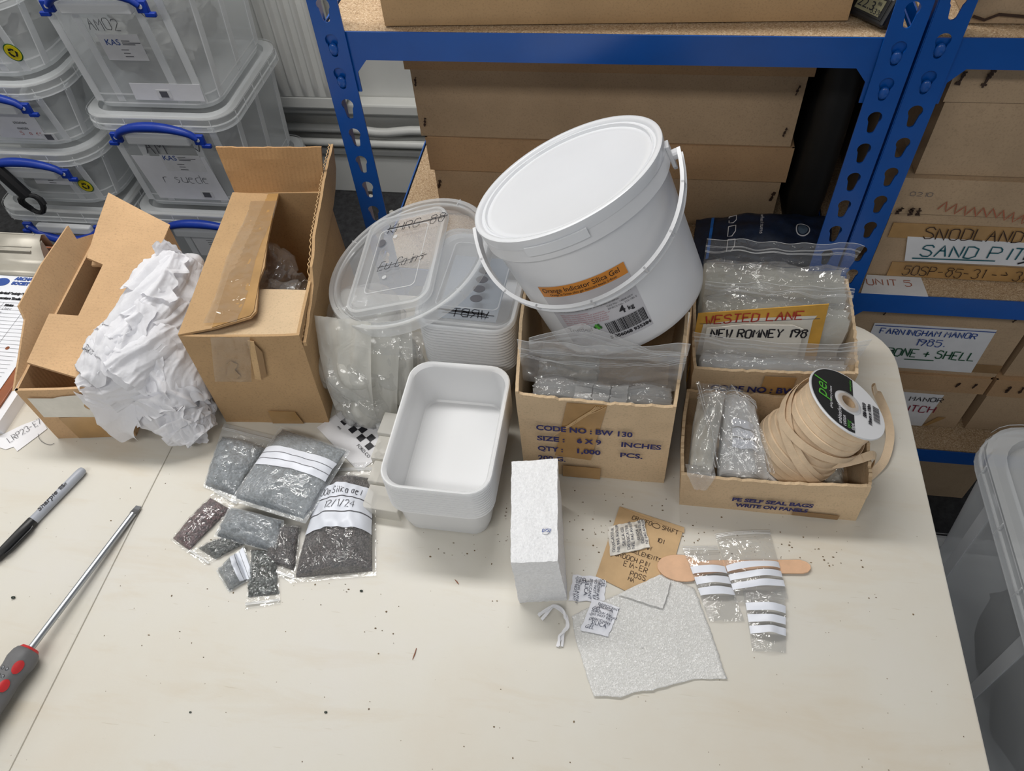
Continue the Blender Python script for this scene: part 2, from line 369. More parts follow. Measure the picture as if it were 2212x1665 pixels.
    def ball(s, c, r, seg=8, rings=6, sc=(1, 1, 1)):
        c = V(c); o = len(s.v)
        for i in range(1, rings):
            th = math.pi * i / rings
            for k in range(seg):
                ph = 2 * math.pi * k / seg
                s.v.append(c + V((math.sin(th) * math.cos(ph) * sc[0], math.sin(th) * math.sin(ph) * sc[1], math.cos(th) * sc[2])) * r)
        for i in range(rings - 2):
            for k in range(seg):
                k2 = (k + 1) % seg; s.f.append((o + i * seg + k, o + (i + 1) * seg + k, o + (i + 1) * seg + k2, o + i * seg + k2))
        t = len(s.v); s.v += [c + V((0, 0, r * sc[2])), c - V((0, 0, r * sc[2]))]; e = o + (rings - 2) * seg
        for k in range(seg):
            k2 = (k + 1) % seg; s.f.append((t, o + k, o + k2)); s.f.append((t + 1, e + k2, e + k))
        return s
    def xf(s, m, start=0):
        for i in range(start, len(s.v)): s.v[i] = m @ s.v[i]
        return s
    def obj(s, name, mat, parent=None, smooth=False, bev=0.0, world=True, sub=0, solid=0.0, ang=38, remesh=0, origin=None):
        me = bpy.data.meshes.new(name)
        vs = s.v
        if parent is not None and world:
            iv = wmat(parent).inverted(); vs = [iv @ p for p in vs]
        elif parent is None and origin is not None: vs = [p - V(origin) for p in vs]
        me.from_pydata([tuple(p) for p in vs], [], s.f); me.validate(); me.update()
        bm = bmesh.new(); bm.from_mesh(me); bmesh.ops.remove_doubles(bm, verts=bm.verts, dist=1e-6); bmesh.ops.recalc_face_normals(bm, faces=bm.faces); bm.to_mesh(me); bm.free()
        if smooth:
            me.polygons.foreach_set('use_smooth', [True] * len(me.polygons))
            if ang: me.set_sharp_from_angle(angle=R(ang))
        o = bpy.data.objects.new(name, me); COL.objects.link(o); me.materials.append(M[mat] if isinstance(mat, str) else mat)
        if parent is not None: o.parent = parent
        elif origin is not None: o.location = origin
        if solid: q = o.modifiers.new('thickness', 'SOLIDIFY'); q.thickness = solid; q.offset = 0
        if bev: q = o.modifiers.new('bevel', 'BEVEL'); q.width = bev; q.segments = 2; q.limit_method = 'ANGLE'; q.angle_limit = R(40)
        if sub: q = o.modifiers.new('subdivision', 'SUBSURF'); q.levels = sub; q.render_levels = sub
        return o

def top_obj(g, name, mat, label, cat, group=None, kind=None, base=None, **kw):
    """a thing that is one single mesh, its origin at the middle of its footprint"""
    xs = [p.x for p in g.v]; ys = [p.y for p in g.v]; zs = [p.z for p in g.v]
    b = base or ((min(xs) + max(xs)) / 2, (min(ys) + max(ys)) / 2, min(zs))
    return tag(g.obj(name, mat, None, origin=b, **kw), label, cat, group, kind)

def rrect(w, d, r, z, cx=0.0, cy=0.0, n=6):
    pts = []
    for sx, sy, a0 in ((1, 1, 0), (-1, 1, 90), (-1, -1, 180), (1, -1, 270)):
        for i in range(n + 1):
            a = R(a0 + 90 * i / n); pts.append(V((cx + sx * (w / 2 - r) + r * math.cos(a), cy + sy * (d / 2 - r) + r * math.sin(a), z)))
    return pts

def facet(p, s, seed=0):
    """crumpled-sheet displacement: every voronoi cell is a tilted plane"""
    q = p * s + V((seed, seed * 2.3, -seed)); d, pt = noise.voronoi(q)
    n = noise.noise_vector(pt[0] * 7.31 + V((seed, 1, 2)))
    return (q - pt[0]).dot(n) / s * 2.0

def blob(balls, voxel=0.006, amps=((14, 1.0), (34, 0.8)), seed=0, flat=None, smooth=0):
    """one skin grown over balls (c, r, scale), then creased like paper or film; returns a G"""
    g = G()
    for c, r, sc in balls: g.ball(c, r, 20, 14, sc)
    o = g.obj('blob_tmp', 'wall'); q = o.modifiers.new('m', 'REMESH'); q.mode = 'VOXEL'; q.voxel_size = voxel
    if smooth: k = o.modifiers.new('s', 'SMOOTH'); k.factor = 0.5; k.iterations = smooth
    dg = bpy.context.evaluated_depsgraph_get(); dg.update()
    me = bpy.data.meshes.new_from_object(o.evaluated_get(dg))
    h = G(); vs = []
    for v in me.vertices:
        p = v.co.copy(); n = v.normal; d = sum(facet(p, s, seed + i) * a for i, (s, a) in enumerate(amps))
        p = p + n * d
        if flat is not None and p.z < flat: p.z = flat + 0.0004 * (p.z - flat)
        vs.append(p)
    h.add(vs, [tuple(f.vertices) for f in me.polygons])
    bpy.data.objects.remove(o); bpy.data.meshes.remove(me)
    return h

# ------------------------------------------------------------------ lettering
def plane_map(o, x, y, eps=0.0004):
    o, x, y = V(o), V(x).normalized(), V(y); y = (y - x * y.dot(x)).normalized(); n = x.cross(y)
    return lambda u, v, h=0.0: o + x * u + y * v + n * (eps + h)
def type_mesh(body, size, fmap, align='LEFT', weight=0.0, shear=0.0, wide=1.0, gap=1.0):
    cu = bpy.data.curves.new('type', 'FONT'); cu.body = body; cu.size = size; cu.align_x = align; cu.offset = weight * 0.036; cu.shear = shear
    cu.space_character = gap; cu.resolution_u = 3
    o = bpy.data.objects.new('type', cu); me = bpy.data.meshes.new_from_object(o)
    vs = [fmap(v.co.x * wide, v.co.y) for v in me.vertices]; fs = [tuple(p.vertices) for p in me.polygons]
    bpy.data.objects.remove(o); bpy.data.curves.remove(cu); bpy.data.meshes.remove(me)
    return vs, fs
def printed(lines, fmap, mat, parent, name='printed_text', **kw):
    """lines: (text, u, v, size[, width]) placed on the surface fmap; all of one block is one part"""
    g = G()
    for ln in lines:
        b, u, v, s = ln[:4]; k = dict(kw)
        if len(ln) > 4: k['wide'] = ln[4] / max(p.x for p in type_mesh(b, s, lambda x, y: V((x, y, 0)), **kw)[0])
        g.add(*type_mesh(b, s, (lambda x, y, u=u, v=v: fmap(u + x, v + y)), **k))
    return g.obj(name, mat, parent)
GL = {'A': '002640 1333', 'B': '00063645443403 3443413000', 'C': '4536160501103041', 'D': '00062645412000', 'E': '46060040 0333', 'F': '460600 0333',
      'G': '45361605011030414323', 'H': '0006 4640 0343', 'I': '2620', 'J': '3631201001', 'K': '0006 460340', 'L': '060040', 'M': '0006234640', 'N': '00064046',
      'O': '160501103041453616', 'P': '00063645443303', 'Q': '160501103041453616 2240', 'R': '00063645443303 2340', 'S': '4536160504334241301001', 'T': '0646 2620',
      'U': '060110304146', 'V': '062046', 'W': '0610233046', 'X': '0640 0046', 'Y': '062346 2320', 'Z': '06460040',
      '0': '160501103041453616', '1': '152620', '2': '05163645440040', '3': '051636454433 334241301001', '4': '30360242', '5': '460604344341301001',
      '6': '4626050110304142331302', '7': '064610', '8': '16051434453616 140210304234', '9': '45341405061636454420',
      '-': '0333', '/': '0046', '+': '0343 2125', '.': '1011', ':': '1112 1415', '>': '0343 254323', '_': '0040',
      'c': '341403011030', 'u': '0401103041 4440', 'o': '1403011030333414', 'i': '2420 2526', 'n': '0400 03143430', 's': '34140332312010', 'l': '2620',
      'a': '34140301103034 3430', 'g': '34140301103034 34302010', 'e': '0333341403011030', 'h': '0006 03143430', 'r': '0400 031434', 't': '2620 1434', 'd': '4640 341403011030'}
def stroke_pts(ch):
    out = []
    for w in GL.get(ch, '').split():
        w = w[:len(w) // 2 * 2]
        p = [(int(w[i]) / 4.0, int(w[i + 1]) / 6.0) for i in range(0, len(w), 2)]
        if len(p) > 1: out.append(p)
    return out
def penned(lines, fmap, mat, parent, pen=0.0012, name='handwriting', jit=0.06, slant=0.0, wide=0.62, strike=None, seed=1, extra=()):
    """handwriting as flat pen strokes; lines: (text, u, v, height)"""
    rnd = random.Random(seed); g = G()
    def seg(path, w):
        pts = [V((a, b, 0)) for a, b in path]; den = [pts[0]]
        for a, b in zip(pts, pts[1:]):
            k = max(1, int((b - a).length / 0.006))
            for i in range(1, k + 1): den.append(a.lerp(b, i / k))
        L, Rr = [], []
        for i, p in enumerate(den):
            d = den[min(i + 1, len(den) - 1)] - den[max(i - 1, 0)]
            if d.length < 1e-9: d = V((1, 0, 0))
            d.normalize(); n = V((-d.y, d.x, 0)) * (w / 2)
            L.append(fmap(p.x + n.x, p.y + n.y)); Rr.append(fmap(p.x - n.x, p.y - n.y))
        g.loft([L, Rr], False, False, closed=False)
    for body, u, v, h in lines:
        x = u
        for ch in body:
            if ch != ' ':
                dy = rnd.uniform(-jit, jit) * h
                for path in stroke_pts(ch):
                    seg([(x + (a * wide + slant * b + rnd.uniform(-jit, jit) * 0.5) * h, v + dy + (b + rnd.uniform(-jit, jit) * 0.5) * h) for a, b in path], pen)
            x += h * wide * (0.8 if ch in ' 1Ii.:l' else 1.36)
        if strike:
            for q in strike: seg([(u - 0.1 * h, v + q * h + rnd.uniform(-.1, .1) * h), ((u + x) / 2, v + q * h), (x + 0.1 * h, v + (q + 0.12) * h)], pen)
    for path in extra: seg(path, pen)
    return g.obj(name, mat, parent)
# ------------------------------------------------------------------ the room
FL = -0.74
struct(G().box((-0.5, 0.2, FL - 0.02), (6, 4.6, 0.04)).obj('floor', 'carpet'))
struct(G().box((-0.5, 2.05, 0.5), (6, 0.1, 2.6)).obj('wall_back', 'wall'))
struct(G().box((-3.45, 0.2, 0.5), (0.1, 4.6, 2.6)).obj('wall_left', 'wall'))
struct(G().box((-0.5, 0.2, CEIL + 0.05), (6, 4.6, 0.1)).obj('ceiling', 'ceiling'))
g = G().box((-0.5, 1.985, FL + 0.065), (5.9, 0.03, 0.13)); g.box((-0.5, 1.988, FL + 0.145), (5.9, 0.024, 0.02)); g.box((-0.5, 1.992, FL + 0.165), (5.9, 0.016, 0.012))
struct(g.obj('baseboard_back', 'radiator', bev=0.004))
g = G().box((-0.25, 1.975, -0.43), (1.9, 0.05, 0.035)); struct(g.obj('trim_1', 'radiator', bev=0.006))
for i, (x, y) in enumerate(((-0.75, 1.05), (-0.75, -0.75), (1.3, -0.75), (-2.6, 1.05))):  # first is the main lamp, the rest are added for fill
    t = thing('ceiling_light', 'white tube light fitting on the unseen ceiling, main lamp and added fill lamps alike', 'light', (x, y, CEIL - 0.07), 'ceiling tube lights')
    G().box((x, y, CEIL - 0.035), (1.56, 0.27, 0.07)).obj('housing', 'radiator', t, bev=0.006)
    G().box((x, y, CEIL - 0.075), (1.5, 0.22, 0.01)).obj('diffuser', 'lamp', t)
# pipes along the wall
for z, wob, lab in ((-0.495, 0.012, 'white painted heating pipe with a kink, nearest under the wall ledge'), (-0.545, 0.0, 'straight white heating pipe lowest above the skirting board')):
    pts = []
    for i in range(60):
        x = -1.5 + i * 0.035
        pts.append((x, 1.955, z - wob * (1 / (1 + math.exp(-(x + 0.80) * 60)) - 1 / (1 + math.exp(-(x + 0.70) * 60)))))
    o = top_obj(G().tube(pts, 0.013, 12), 'heating_pipe', 'radiator', lab, 'pipe', smooth=True)
# radiator with vertical flutes
t = thing('radiator', 'white fluted panel radiator on the back wall behind the plastic crates', 'radiator', (-1.15, 1.93, -0.40))
def flute(u, v):
    x = -1.55 + u * 0.72; z = -0.36 + v * 0.62
    e = min(1, v * 14, (1 - v) * 14, u * 30, (1 - u) * 30)
    return (x, 1.90 - 0.012 * e * max(0, math.sin(u * 0.72 / 0.034 * 2 * math.pi)) ** 0.6, z)
G().grid(flute, 230, 24).obj('fluted_front', 'radiator', t, smooth=True)
g = G().box((-1.19, 1.935, -0.38), (0.72, 0.07, 0.04)); g.box((-1.19, 1.935, 0.27), (0.72, 0.07, 0.03)); g.box((-1.19, 1.95, -0.05), (0.70, 0.05, 0.66))
g.obj('casing', 'radiator', t, bev=0.006)
for i, (x, y, r) in enumerate(((-0.83, 1.94, 0.016), (-0.66, 1.90, 0.020), (-0.74, 1.87, 0.009), (-0.79, 1.80, 0.012), (-0.63, 1.78, 0.008))):
    g = G(); k = 7; rn = random.Random(i)
    g.poly([(x + r * rn.uniform(.6, 1.3) * math.cos(a * 6.283 / k), y + r * rn.uniform(.6, 1.3) * math.sin(a * 6.283 / k), FL + 0.004) for a in range(k)], 0.003)
    top_obj(g, 'paper_scrap', 'cream_label', 'torn pale scrap lying on the dark carpet under the shelving', 'scrap', 'scraps on the carpet')

# ------------------------------------------------------------------ folding table
t = thing('folding_table', 'cream plastic folding table with a seam across its top', 'table', (-0.553, 0.39, FL))
def half(x0, x1, corner_left, corner_right):
    r = 0.075; y0, y1 = 0.005, 0.773; pts = []
    def arc(cx, cy, a0):
        for i in range(9):
            a = R(a0 + 90 * i / 8); pts.append((cx + r * math.cos(a), cy + r * math.sin(a)))
    if corner_right: arc(x1 - r, y0 + r, 270); arc(x1 - r, y1 - r, 0)
    else: pts += [(x1, y0), (x1, y1)]
    if corner_left: arc(x0 + r, y1 - r, 90); arc(x0 + r, y0 + r, 180)
    else: pts += [(x0, y1), (x0, y0)]
    return G().poly([(x, y, 0) for x, y in pts], 0.045)
half(-0.5529, 0.3635, False, True).obj('tabletop', 'table', t, bev=0.0016)
half(-1.4695, -0.5535, True, False).obj('tabletop', 'table', t, bev=0.0016)
G().box((-0.553, 0.389, -0.028), (0.004, 0.766, 0.03)).obj('seam', 'seam', t)
for x in (0.22, -1.33):
    g = G()
    for y in (0.10, 0.68): g.tube([(x, y, -0.045), (x, y, FL + 0.01)], 0.014, 10)
    g.tube([(x, 0.10, -0.40), (x, 0.68, -0.40)], 0.011, 10); g.tube([(x, 0.10, -0.052), (x, 0.68, -0.052)], 0.011, 10)
    g.obj('leg_frame', 'steel_grey', t, smooth=True)
g = G(); rn = random.Random(3)
zones = [(-0.20, 0.02, 0.36, 0.44, 60), (0.08, 0.26, 0.40, 0.45, 70), (-0.34, -0.2, 0.24, 0.33, 18), (-0.12, 0.08, 0.40, 0.47, 60), (-0.7, 0.3, 0.14, 0.45, 60), (0.22, 0.35, 0.2, 0.6, 12)]
for x0, x1, y0, y1, n in zones:
    for i in range(n): g.ball((rn.uniform(x0, x1), rn.uniform(y0, y1), 0.0004), rn.choice((0.0003, 0.0004, 0.0005, 0.0007)), 6, 4, (rn.uniform(.7, 2), rn.uniform(.7, 1.6), 0.6))
top_obj(g, 'crumbs', 'crumb', 'brown specks of soil scattered over the cream tabletop', 'dirt', kind='stuff')
for i, (x, y, r) in enumerate(((0.260, 0.157, .0026), (0.286, 0.178, .0022), (-0.648, 0.262, .0030), (-0.259, 0.187, .002), (-0.257, 0.315, .0022), (-0.396, 0.170, .0016))):
    top_obj(G().ball((x, y, r * .45), r * .75, 9, 6, (1.15, .8, .6)), 'seed_grain', 'bead_dark', 'small dark loose bead lying alone on the tabletop', 'bead', 'loose dark beads on the table', smooth=True)

# ------------------------------------------------------------------ blue shelving
def plate2d(outer, holes, thick):
    cu = bpy.data.curves.new('plate', 'CURVE'); cu.dimensions = '2D'; cu.fill_mode = 'BOTH'; cu.extrude = thick / 2
    for pts in [outer] + holes:
        sp = cu.splines.new('POLY'); sp.points.add(len(pts) - 1); sp.use_cyclic_u = True
        for q, (x, y) in zip(sp.points, pts): q.co = (x, y, 0, 1)
    o = bpy.data.objects.new('plate', cu); me = bpy.data.meshes.new_from_object(o)
    r = ([v.co.copy() for v in me.vertices], [tuple(p.vertices) for p in me.polygons])
    bpy.data.objects.remove(o); bpy.data.curves.remove(cu); bpy.data.meshes.remove(me); return r
def keyhole(cx, cz):
    pts = []
    for i in range(13):
        a = R(-42 + 264 * i / 12); pts.append((cx + 0.0078 * math.cos(a), cz + 0.0062 + 0.0078 * math.sin(a)))
    for i in range(7):
        a = R(180 + 180 * i / 6); pts.append((cx + 0.0042 * math.cos(a), cz - 0.0098 + 0.0042 * math.sin(a)))
    return pts
ZT = 0.98
def upright(x0, x1, yf, flange, z0, parent, back=False):
    """angle post: perforated front plate plus a perforated side plate on the flange side"""
    w = x1 - x0; hs = []
    k = math.ceil((FL + 0.03 - z0) / 0.0412)
    while z0 + k * 0.0412 < ZT - 0.03: hs.append(z0 + k * 0.0412); k += 1
    outer = [(0, FL), (w, FL), (w, ZT), (0, ZT)]; sg = -1 if back else 1
    vs, fs = plate2d(outer, [keyhole(w / 2, z) for z in hs], 0.002)
    g = G().add([V((x0 + p.x, yf + p.z, p.y)) for p in vs], fs)
    g.add([V((flange + p.z, yf + sg * p.x, p.y)) for p in vs], fs)
    return g.obj('upright', 'blue', parent, bev=0)
def rack(x0, x1, zh, levels, label, name='shelving_unit'):
    yf, yb = 0.835, 1.295; pw = 0.036
    t = thing(name, label, 'shelving', ((x0 + x1) / 2, (yf + yb) / 2, FL))
    upright(x0, x0 + pw, yf, x0, zh, t); upright(x1 - pw, x1, yf, x1, zh, t)
    upright(x0, x0 + pw, yb, x0, zh, t, True); upright(x1 - pw, x1, yb, x1, zh, t, True)
    for z in levels:
        for y, s in ((yf + 0.0035, 1), (yb - 0.0035, -1)):
            o = [(x0 + 0.004, z), (x1 - 0.004, z), (x1 - 0.004, z - 0.075), (x1 - pw - 0.004, z - 0.075), (x1 - pw - 0.004, z - 0.050), (x1 - pw - 0.018, z - 0.034), (x0 + pw + 0.018, z - 0.034), (x0 + pw + 0.004, z - 0.050), (x0 + pw + 0.004, z - 0.075), (x0 + 0.004, z - 0.075)]
            vs, fs = plate2d(o, [], 0.002); g = G().add([V((p.x, y + p.z, p.y)) for p in vs], fs)
            g.box(((x0 + x1) / 2, y + s * 0.010, z - 0.033), (x1 - x0 - 2 * pw - 0.04, 0.02, 0.002)); g.box(((x0 + x1) / 2, y + s * 0.006, z - 0.014), (x1 - x0 - 0.01, 0.012, 0.002))
            b = g.obj('beam', 'blue', t)
            if s > 0:
                k0 = round((z - 0.012 - zh) / 0.0412)
                for cx in (x0 + pw / 2, x1 - pw / 2):
                    for k in (k0, k0 - 1):
                        zz = zh + k * 0.0412 - 0.004
                        r = G().ball((cx, yf - 0.001, zz), 0.0056, 14, 10, (1, 0.7, 1.35)); r.obj('rivet', 'blue', b, smooth=True)
        for x in (x0 + 0.0035, x1 - 0.0035):
            G().box((x, (yf + yb) / 2, z - 0.017), (0.002, yb - yf - 0.01, 0.034)).obj('side_beam', 'blue', t)
        G().box(((x0 + x1) / 2, (yf + yb) / 2, z - 0.0068), (x1 - x0 - 0.014, yb - yf - 0.014, 0.012)).obj('shelf_board', 'chip', t)
    return t
RL = rack(-0.375, 0.2925, 0.2635, (0.361, -0.009, -0.375), 'blue steel shelving unit with chipboard shelves behind the white bucket')
RR = rack(0.2975, 0.985, 0.2725, (0.362, -0.009, -0.375), 'blue steel shelving unit at the right edge beyond the table corner')
# faint stamped word on the beam and posts stays unreadable in the photo: left plain
g = G().grid(lambda u, v: (0.05 + u * 1.0, 1.34 + 0.02 * math.sin(u * 22) + 0.006 * math.sin(u * 61 + v * 5), FL + 0.01 + v * 1.6), 60, 14)  # invented dark backing that keeps the gap behind the shelves black
tag(g.obj('gap_dark_sheet', 'black', None, origin=(0.55, 1.34, FL + .01), smooth=True, solid=0.004), 'black sheet added behind the shelving to darken the gap', 'sheet')

# ------------------------------------------------------------------ archive boxes on the shelves
def tele_box(name, label, x0, x1, yf, yb, z0, z1, zl=None, lid=None, over=0.005, rot=0, group=None, mat='archive', lmat='archive_lid', lid_name='lid', rag=0.0, seed=1):
    """shallow archive box: open body, and a slip lid pulled over it from zl up to lid"""
    t = thing(name, label, 'box', ((x0 + x1) / 2, (yf + yb) / 2, z0), group, rot=(0, 0, R(rot)))
    w, d = x1 - x0, yb - yf
    def shell(w, d, za, zb, openup, m, nm):
        h = zb - za; a = [(-w / 2, -d / 2), (w / 2, -d / 2), (w / 2, d / 2), (-w / 2, d / 2)]; g = G()
        for i in range(4):
            p, q = a[i], a[(i + 1) % 4]
            g.panel((p[0], p[1], za), (q[0], q[1], za), (q[0], q[1], zb), (p[0], p[1], zb), 0.003, 14, 2, rag if openup else 0.0, 0.0015, seed + i)
        zc = zb - 0.0015 if not openup else za + 0.0015
        g.box((0, 0, zc), (w - 0.006, d - 0.006, 0.003))
        return g.obj(nm, m, t, world=False, smooth=False)
    H = z1 - z0
    shell(w, d, 0, H, zl is not None, mat, 'body')
    if zl is not None: shell(w + 2 * over, d + 2 * over, zl - z0, lid - z0, False, lmat, lid_name)
    return t
def staple(t, x, y, z, ln=0.014, tilt=0.0, wd=0.003, mat='staple'):
    """rusty staple standing on the face y"""
    dx = math.sin(tilt) * ln / 2; dz = math.cos(tilt) * ln / 2
    rn = random.Random(int(abs(x * 9000 + z * 700))); n = 9; g = G()
    pts = [V((x - dx + 2 * dx * i / n + rn.uniform(-.0006, .0006), y - .0002, z - dz + 2 * dz * i / n)) for i in range(n + 1)]
    for i in range(n): g.strip([pts[i], pts[i + 1]], wd * rn.choice((.35, .5, .8, 1.05)), (0, -1, 0), 0.0009)
    g.obj('staple', mat, t)

b1 = tele_box('archive_box', 'brown archive box with a darker slip lid, standing on the shelf behind the bucket', -0.301, 0.222, 0.975, 1.27, -0.0085, 0.10, 0.079, 0.1365)
for x, z in ((-0.296, 0.051), (0.214, 0.052)): staple(b1, x, 0.9725, z, 0.016, 0.25, 0.005)
b2 = tele_box('archive_box', 'brown archive box on top of the lidded box behind the bucket, staples at both ends', -0.312, 0.221, 0.972, 1.27, 0.1375, 0.262, 0.245, 0.300, 0.006)
for x, z in ((-0.306, 0.226), (-0.302, 0.163), (0.211, 0.225), (0.208, 0.163)): staple(b2, x, 0.968, z, 0.014, 0.2)
b3 = tele_box('archive_box', 'wide plain brown box on the top shelf above the bucket, torn at its left corner', -0.302, 0.217, 0.862, 1.20, 0.362, 0.47, rot=2.6, mat='card')
# right-hand unit
s1 = tele_box('archive_box', 'brown archive box with a white sand pit label, bottom of its stack', 0.352, 0.665, 0.879, 1.25, -0.0085, 0.120, 0.106, 0.162, 0.005, mat='archive', lmat='archive')
Y = 0.8768
G().box((0.545, Y, 0.0755), (0.372, 0.0008, 0.025)).obj('parcel_tape', 'brown_tape', s1)
G().box((0.555, Y, 0.006), (0.352, 0.0008, 0.026)).obj('parcel_tape', 'brown_tape', s1)
G().panel((0.394, Y - .001, 0.023), (0.62, Y - .001, 0.023), (0.62, Y - .001, 0.063), (0.384, Y - .001, 0.066), 0.0006).obj('label', 'white_label', s1)
F = plane_map((0, Y - .0016, 0), (1, 0, 0), (0, 0, 1))
penned([('SNODLAND 1985', 0.404, 0.064, 0.019)], F, 'ink_brown', s1, 0.0016, slant=-.05, seed=2).data.materials[0] = M['staple']
penned([('SAND PIT', 0.410, 0.034, 0.020)], F, 'ink_teal', s1, 0.0022, wide=.7, seed=3, extra=[[(0.402, 0.029), (0.51, 0.031)]])
penned([('Po', 0.545, 0.036, 0.020)], F, 'ink_black', s1, 0.003, wide=.6, seed=4, extra=[[(0.54, 0.028), (0.575, 0.044)], [(0.54, 0.05), (0.575, 0.034)]])
penned([('50SP-85-31 -> 37', 0.398, -0.003, 0.017)], F, 'staple', s1, 0.0013, wide=.5, seed=5)
F = plane_map((0, 0.8725, 0), (1, 0, 0), (0, 0, 1))
penned([('0210', 0.363, 0.136, 0.006)], F, 'ink_grey', s1, 0.0007, wide=1.0, seed=6)
sc = [(0.404 + i * 0.0062 + 0.0018 * math.sin(i * 2.7), 0.121 - i * 0.0008 + (0.0095 if i % 2 else -0.0085) * (0.55 + 0.40 * abs(math.sin(i * 1.3)))) for i in range(20)]
penned([], F, 'ink_brown', s1, 0.0018, name='crayon_scribble', extra=[sc])
for x in (0.357, 0.372, 0.381): staple(s1, x, 0.8705, 0.113, 0.012, 0.5 * (x < .37), 0.006)
s2 = tele_box('archive_box', 'lidded brown archive box standing on the sand pit box', 0.362, 0.70, 0.882, 1.25, 0.163, 0.28, 0.266, 0.315, 0.004, mat='archive', lmat='archive')
for x, l in ((0.366, .016), (0.394, .022)): staple(s2, x, 0.8755, 0.297, l, 0.2, 0.006)
s3 = tele_box('archive_box', 'pinkish brown box on the upper right shelf, only its lower corner in view', 0.345, 0.70, 0.868, 1.2, 0.363, 0.47, mat='archive')
G().strip([(0.347, 0.8655, 0.372), (0.36, 0.8655, 0.368), (0.372, 0.8655, 0.374), (0.41, 0.8655, 0.371)], 0.003, (0, -1, 0), .0006).obj('scuff', 'staple', s3)
u = thing('shelf_card', 'white card with faded red lettering at the front of the middle right shelf', 'card', (0.384, 0.857, -0.008))
G().panel((0.339, 0.8385, -0.0075), (0.4292, 0.8385, -0.0075), (0.4265, 0.8765, -0.0075), (0.352, 0.8765, -0.0075), 0.0012).obj('card', 'white_label', u)
penned([('UNIT 5', 0.350, 0.8555, 0.012)], lambda a, b: V((a, b, -0.0069)), 'ink_brown', u, 0.0014, wide=.75, seed=7)
# lower shelf
p1 = tele_box('archive_box', 'brown lidded archive box with dark red ink, under the shell box', 0.33, 0.611, 0.892, 1.25, -0.3745, -0.262, -0.271, -0.231, 0.005)
Y = 0.8895
G().panel((0.40, Y, -0.3735), (0.554, Y, -0.3735), (0.560, Y, -0.283), (0.40, Y, -0.280), 0.0006).obj('label', 'white_label', p1)
F = plane_map((0, Y - .0008, 0), (1, 0, 0), (0, 0, 1))
penned([('MANOR', 0.509, -0.302, 0.011)], F, 'ink_black', p1, 0.0016, wide=.75, seed=8)
penned([('PITCH', 0.497, -0.332, 0.017)], F, 'ink_crimson', p1, 0.0022, wide=.62, seed=9)
G().panel((0.555, Y, -0.372), (0.562, Y, -0.372), (0.585, Y, -0.345), (0.572, Y, -0.345), 0.0006).obj('parcel_tape', 'brown_tape', p1)
for x in (0.568, 0.594): staple(p1, x, 0.885, -0.248, 0.012, 0.3, 0.004)
p2 = tele_box('archive_box', 'brown archive box with a big white bone and shell label on the lower right shelf', 0.335, 0.62, 0.892, 1.25, -0.2305, -0.105, -0.112, -0.064, 0.004, mat='archive', lmat='archive')
Y = 0.8895
G().panel((0.400, Y, -0.219), (0.579, Y, -0.221), (0.577, Y, -0.1185), (0.398, Y, -0.1185), 0.0006).obj('label', 'white_label', p2)
G().panel((0.579, Y, -0.219), (0.619, Y, -0.219), (0.619, Y, -0.20), (0.579, Y, -0.20), 0.0005).obj('parcel_tape', 'brown_tape_dark', p2)
F = plane_map((0, Y - .0008, 0), (1, 0, 0), (0, 0, 1))
penned([('FARNINGHAM MANOR', 0.411, -0.140, 0.012), ('1985.', 0.470, -0.163, 0.015)], F, 'ink_blue', p2, 0.0017, wide=.585, seed=10, extra=[[(0.40, -0.1225), (0.577, -0.1225)]])
penned([('BONE + SHELL', 0.436, -0.190, 0.018)], F, 'ink_green', p2, 0.0022, wide=.50, seed=11, extra=[[(0.467, -0.197), (0.512, -0.196)]])
for x in (0.405, 0.590): staple(p2, x, 0.885, -0.088, 0.014, 0.3, 0.003)
p3 = tele_box('archive_box', 'brown lidded archive box beside the pitch box, right end of the lower shelf', 0.628, 0.94, 0.893, 1.25, -0.3745, -0.27, -0.275, -0.232, 0.005)
for x in (0.648, 0.668): staple(p3, x, 0.886, -0.252, 0.016, 0.1, 0.005)
p4 = tele_box('archive_box', 'brown archive box stacked beside the shell box, far right of the lower shelf', 0.634, 0.94, 0.897, 1.25, -0.2305, -0.08, mat='archive')
p5 = tele_box('archive_box', 'dim brown box under the lowest shelf beyond the table edge', 0.42, 0.78, 0.98, 1.26, FL, -0.50, -0.53, -0.455, 0.005)
for x, z in ((0.50, -0.49), (0.535, -0.485)): staple(p5, x, 0.972, z, 0.025, 0.6, 0.007)

g = G().loft([rrect(.040, .30, .018, -.0075, .262, 1.105), rrect(.052, .315, .022, .06, .262, 1.105), rrect(.050, .312, .022, .16, .263, 1.105), rrect(.046, .30, .02, .25, .262, 1.10), rrect(.030, .26, .014, .30, .262, 1.10)], True, True)  # soft black shape added so the gap beside the boxes stays dark
for p in g.v: p += noise.noise_vector(p * 14) * .004
top_obj(g, 'gap_fill_sack', 'near_black', 'black sack shape added to darken the gap between the archive boxes and the post', 'sack', smooth=True, base=(.262, 1.105, -.0075))
# hygrometer on the top shelf
h = thing('hygrometer', 'small black digital hygrometer beside the box on the top shelf', 'hygrometer', (0.2435, 0.872, 0.362), rot=(R(-26), 0, R(-50)))
G().box((0, 0, 0.0155), (0.050, 0.018, 0.030)).obj('case', 'black', h, world=False, bev=0.003)
G().box((0, -0.0092, 0.0165), (0.040, 0.0012, 0.021)).obj('bezel', 'black', h, world=False, bev=0.0004)
G().box((0, -0.0100, 0.0165), (0.032, 0.0008, 0.016)).obj('screen', 'lcd', h, world=False)
wm = wmat(h)
printed([('22.3', -0.0150, 0.0115, 0.013), ('53%', 0.004, 0.0095, 0.008), ('88', 0.008, 0.0185, 0.005)], lambda a, b: wm @ V((a, -0.0107, b)), 'ink_black', h, name='digits', weight=0.0002)

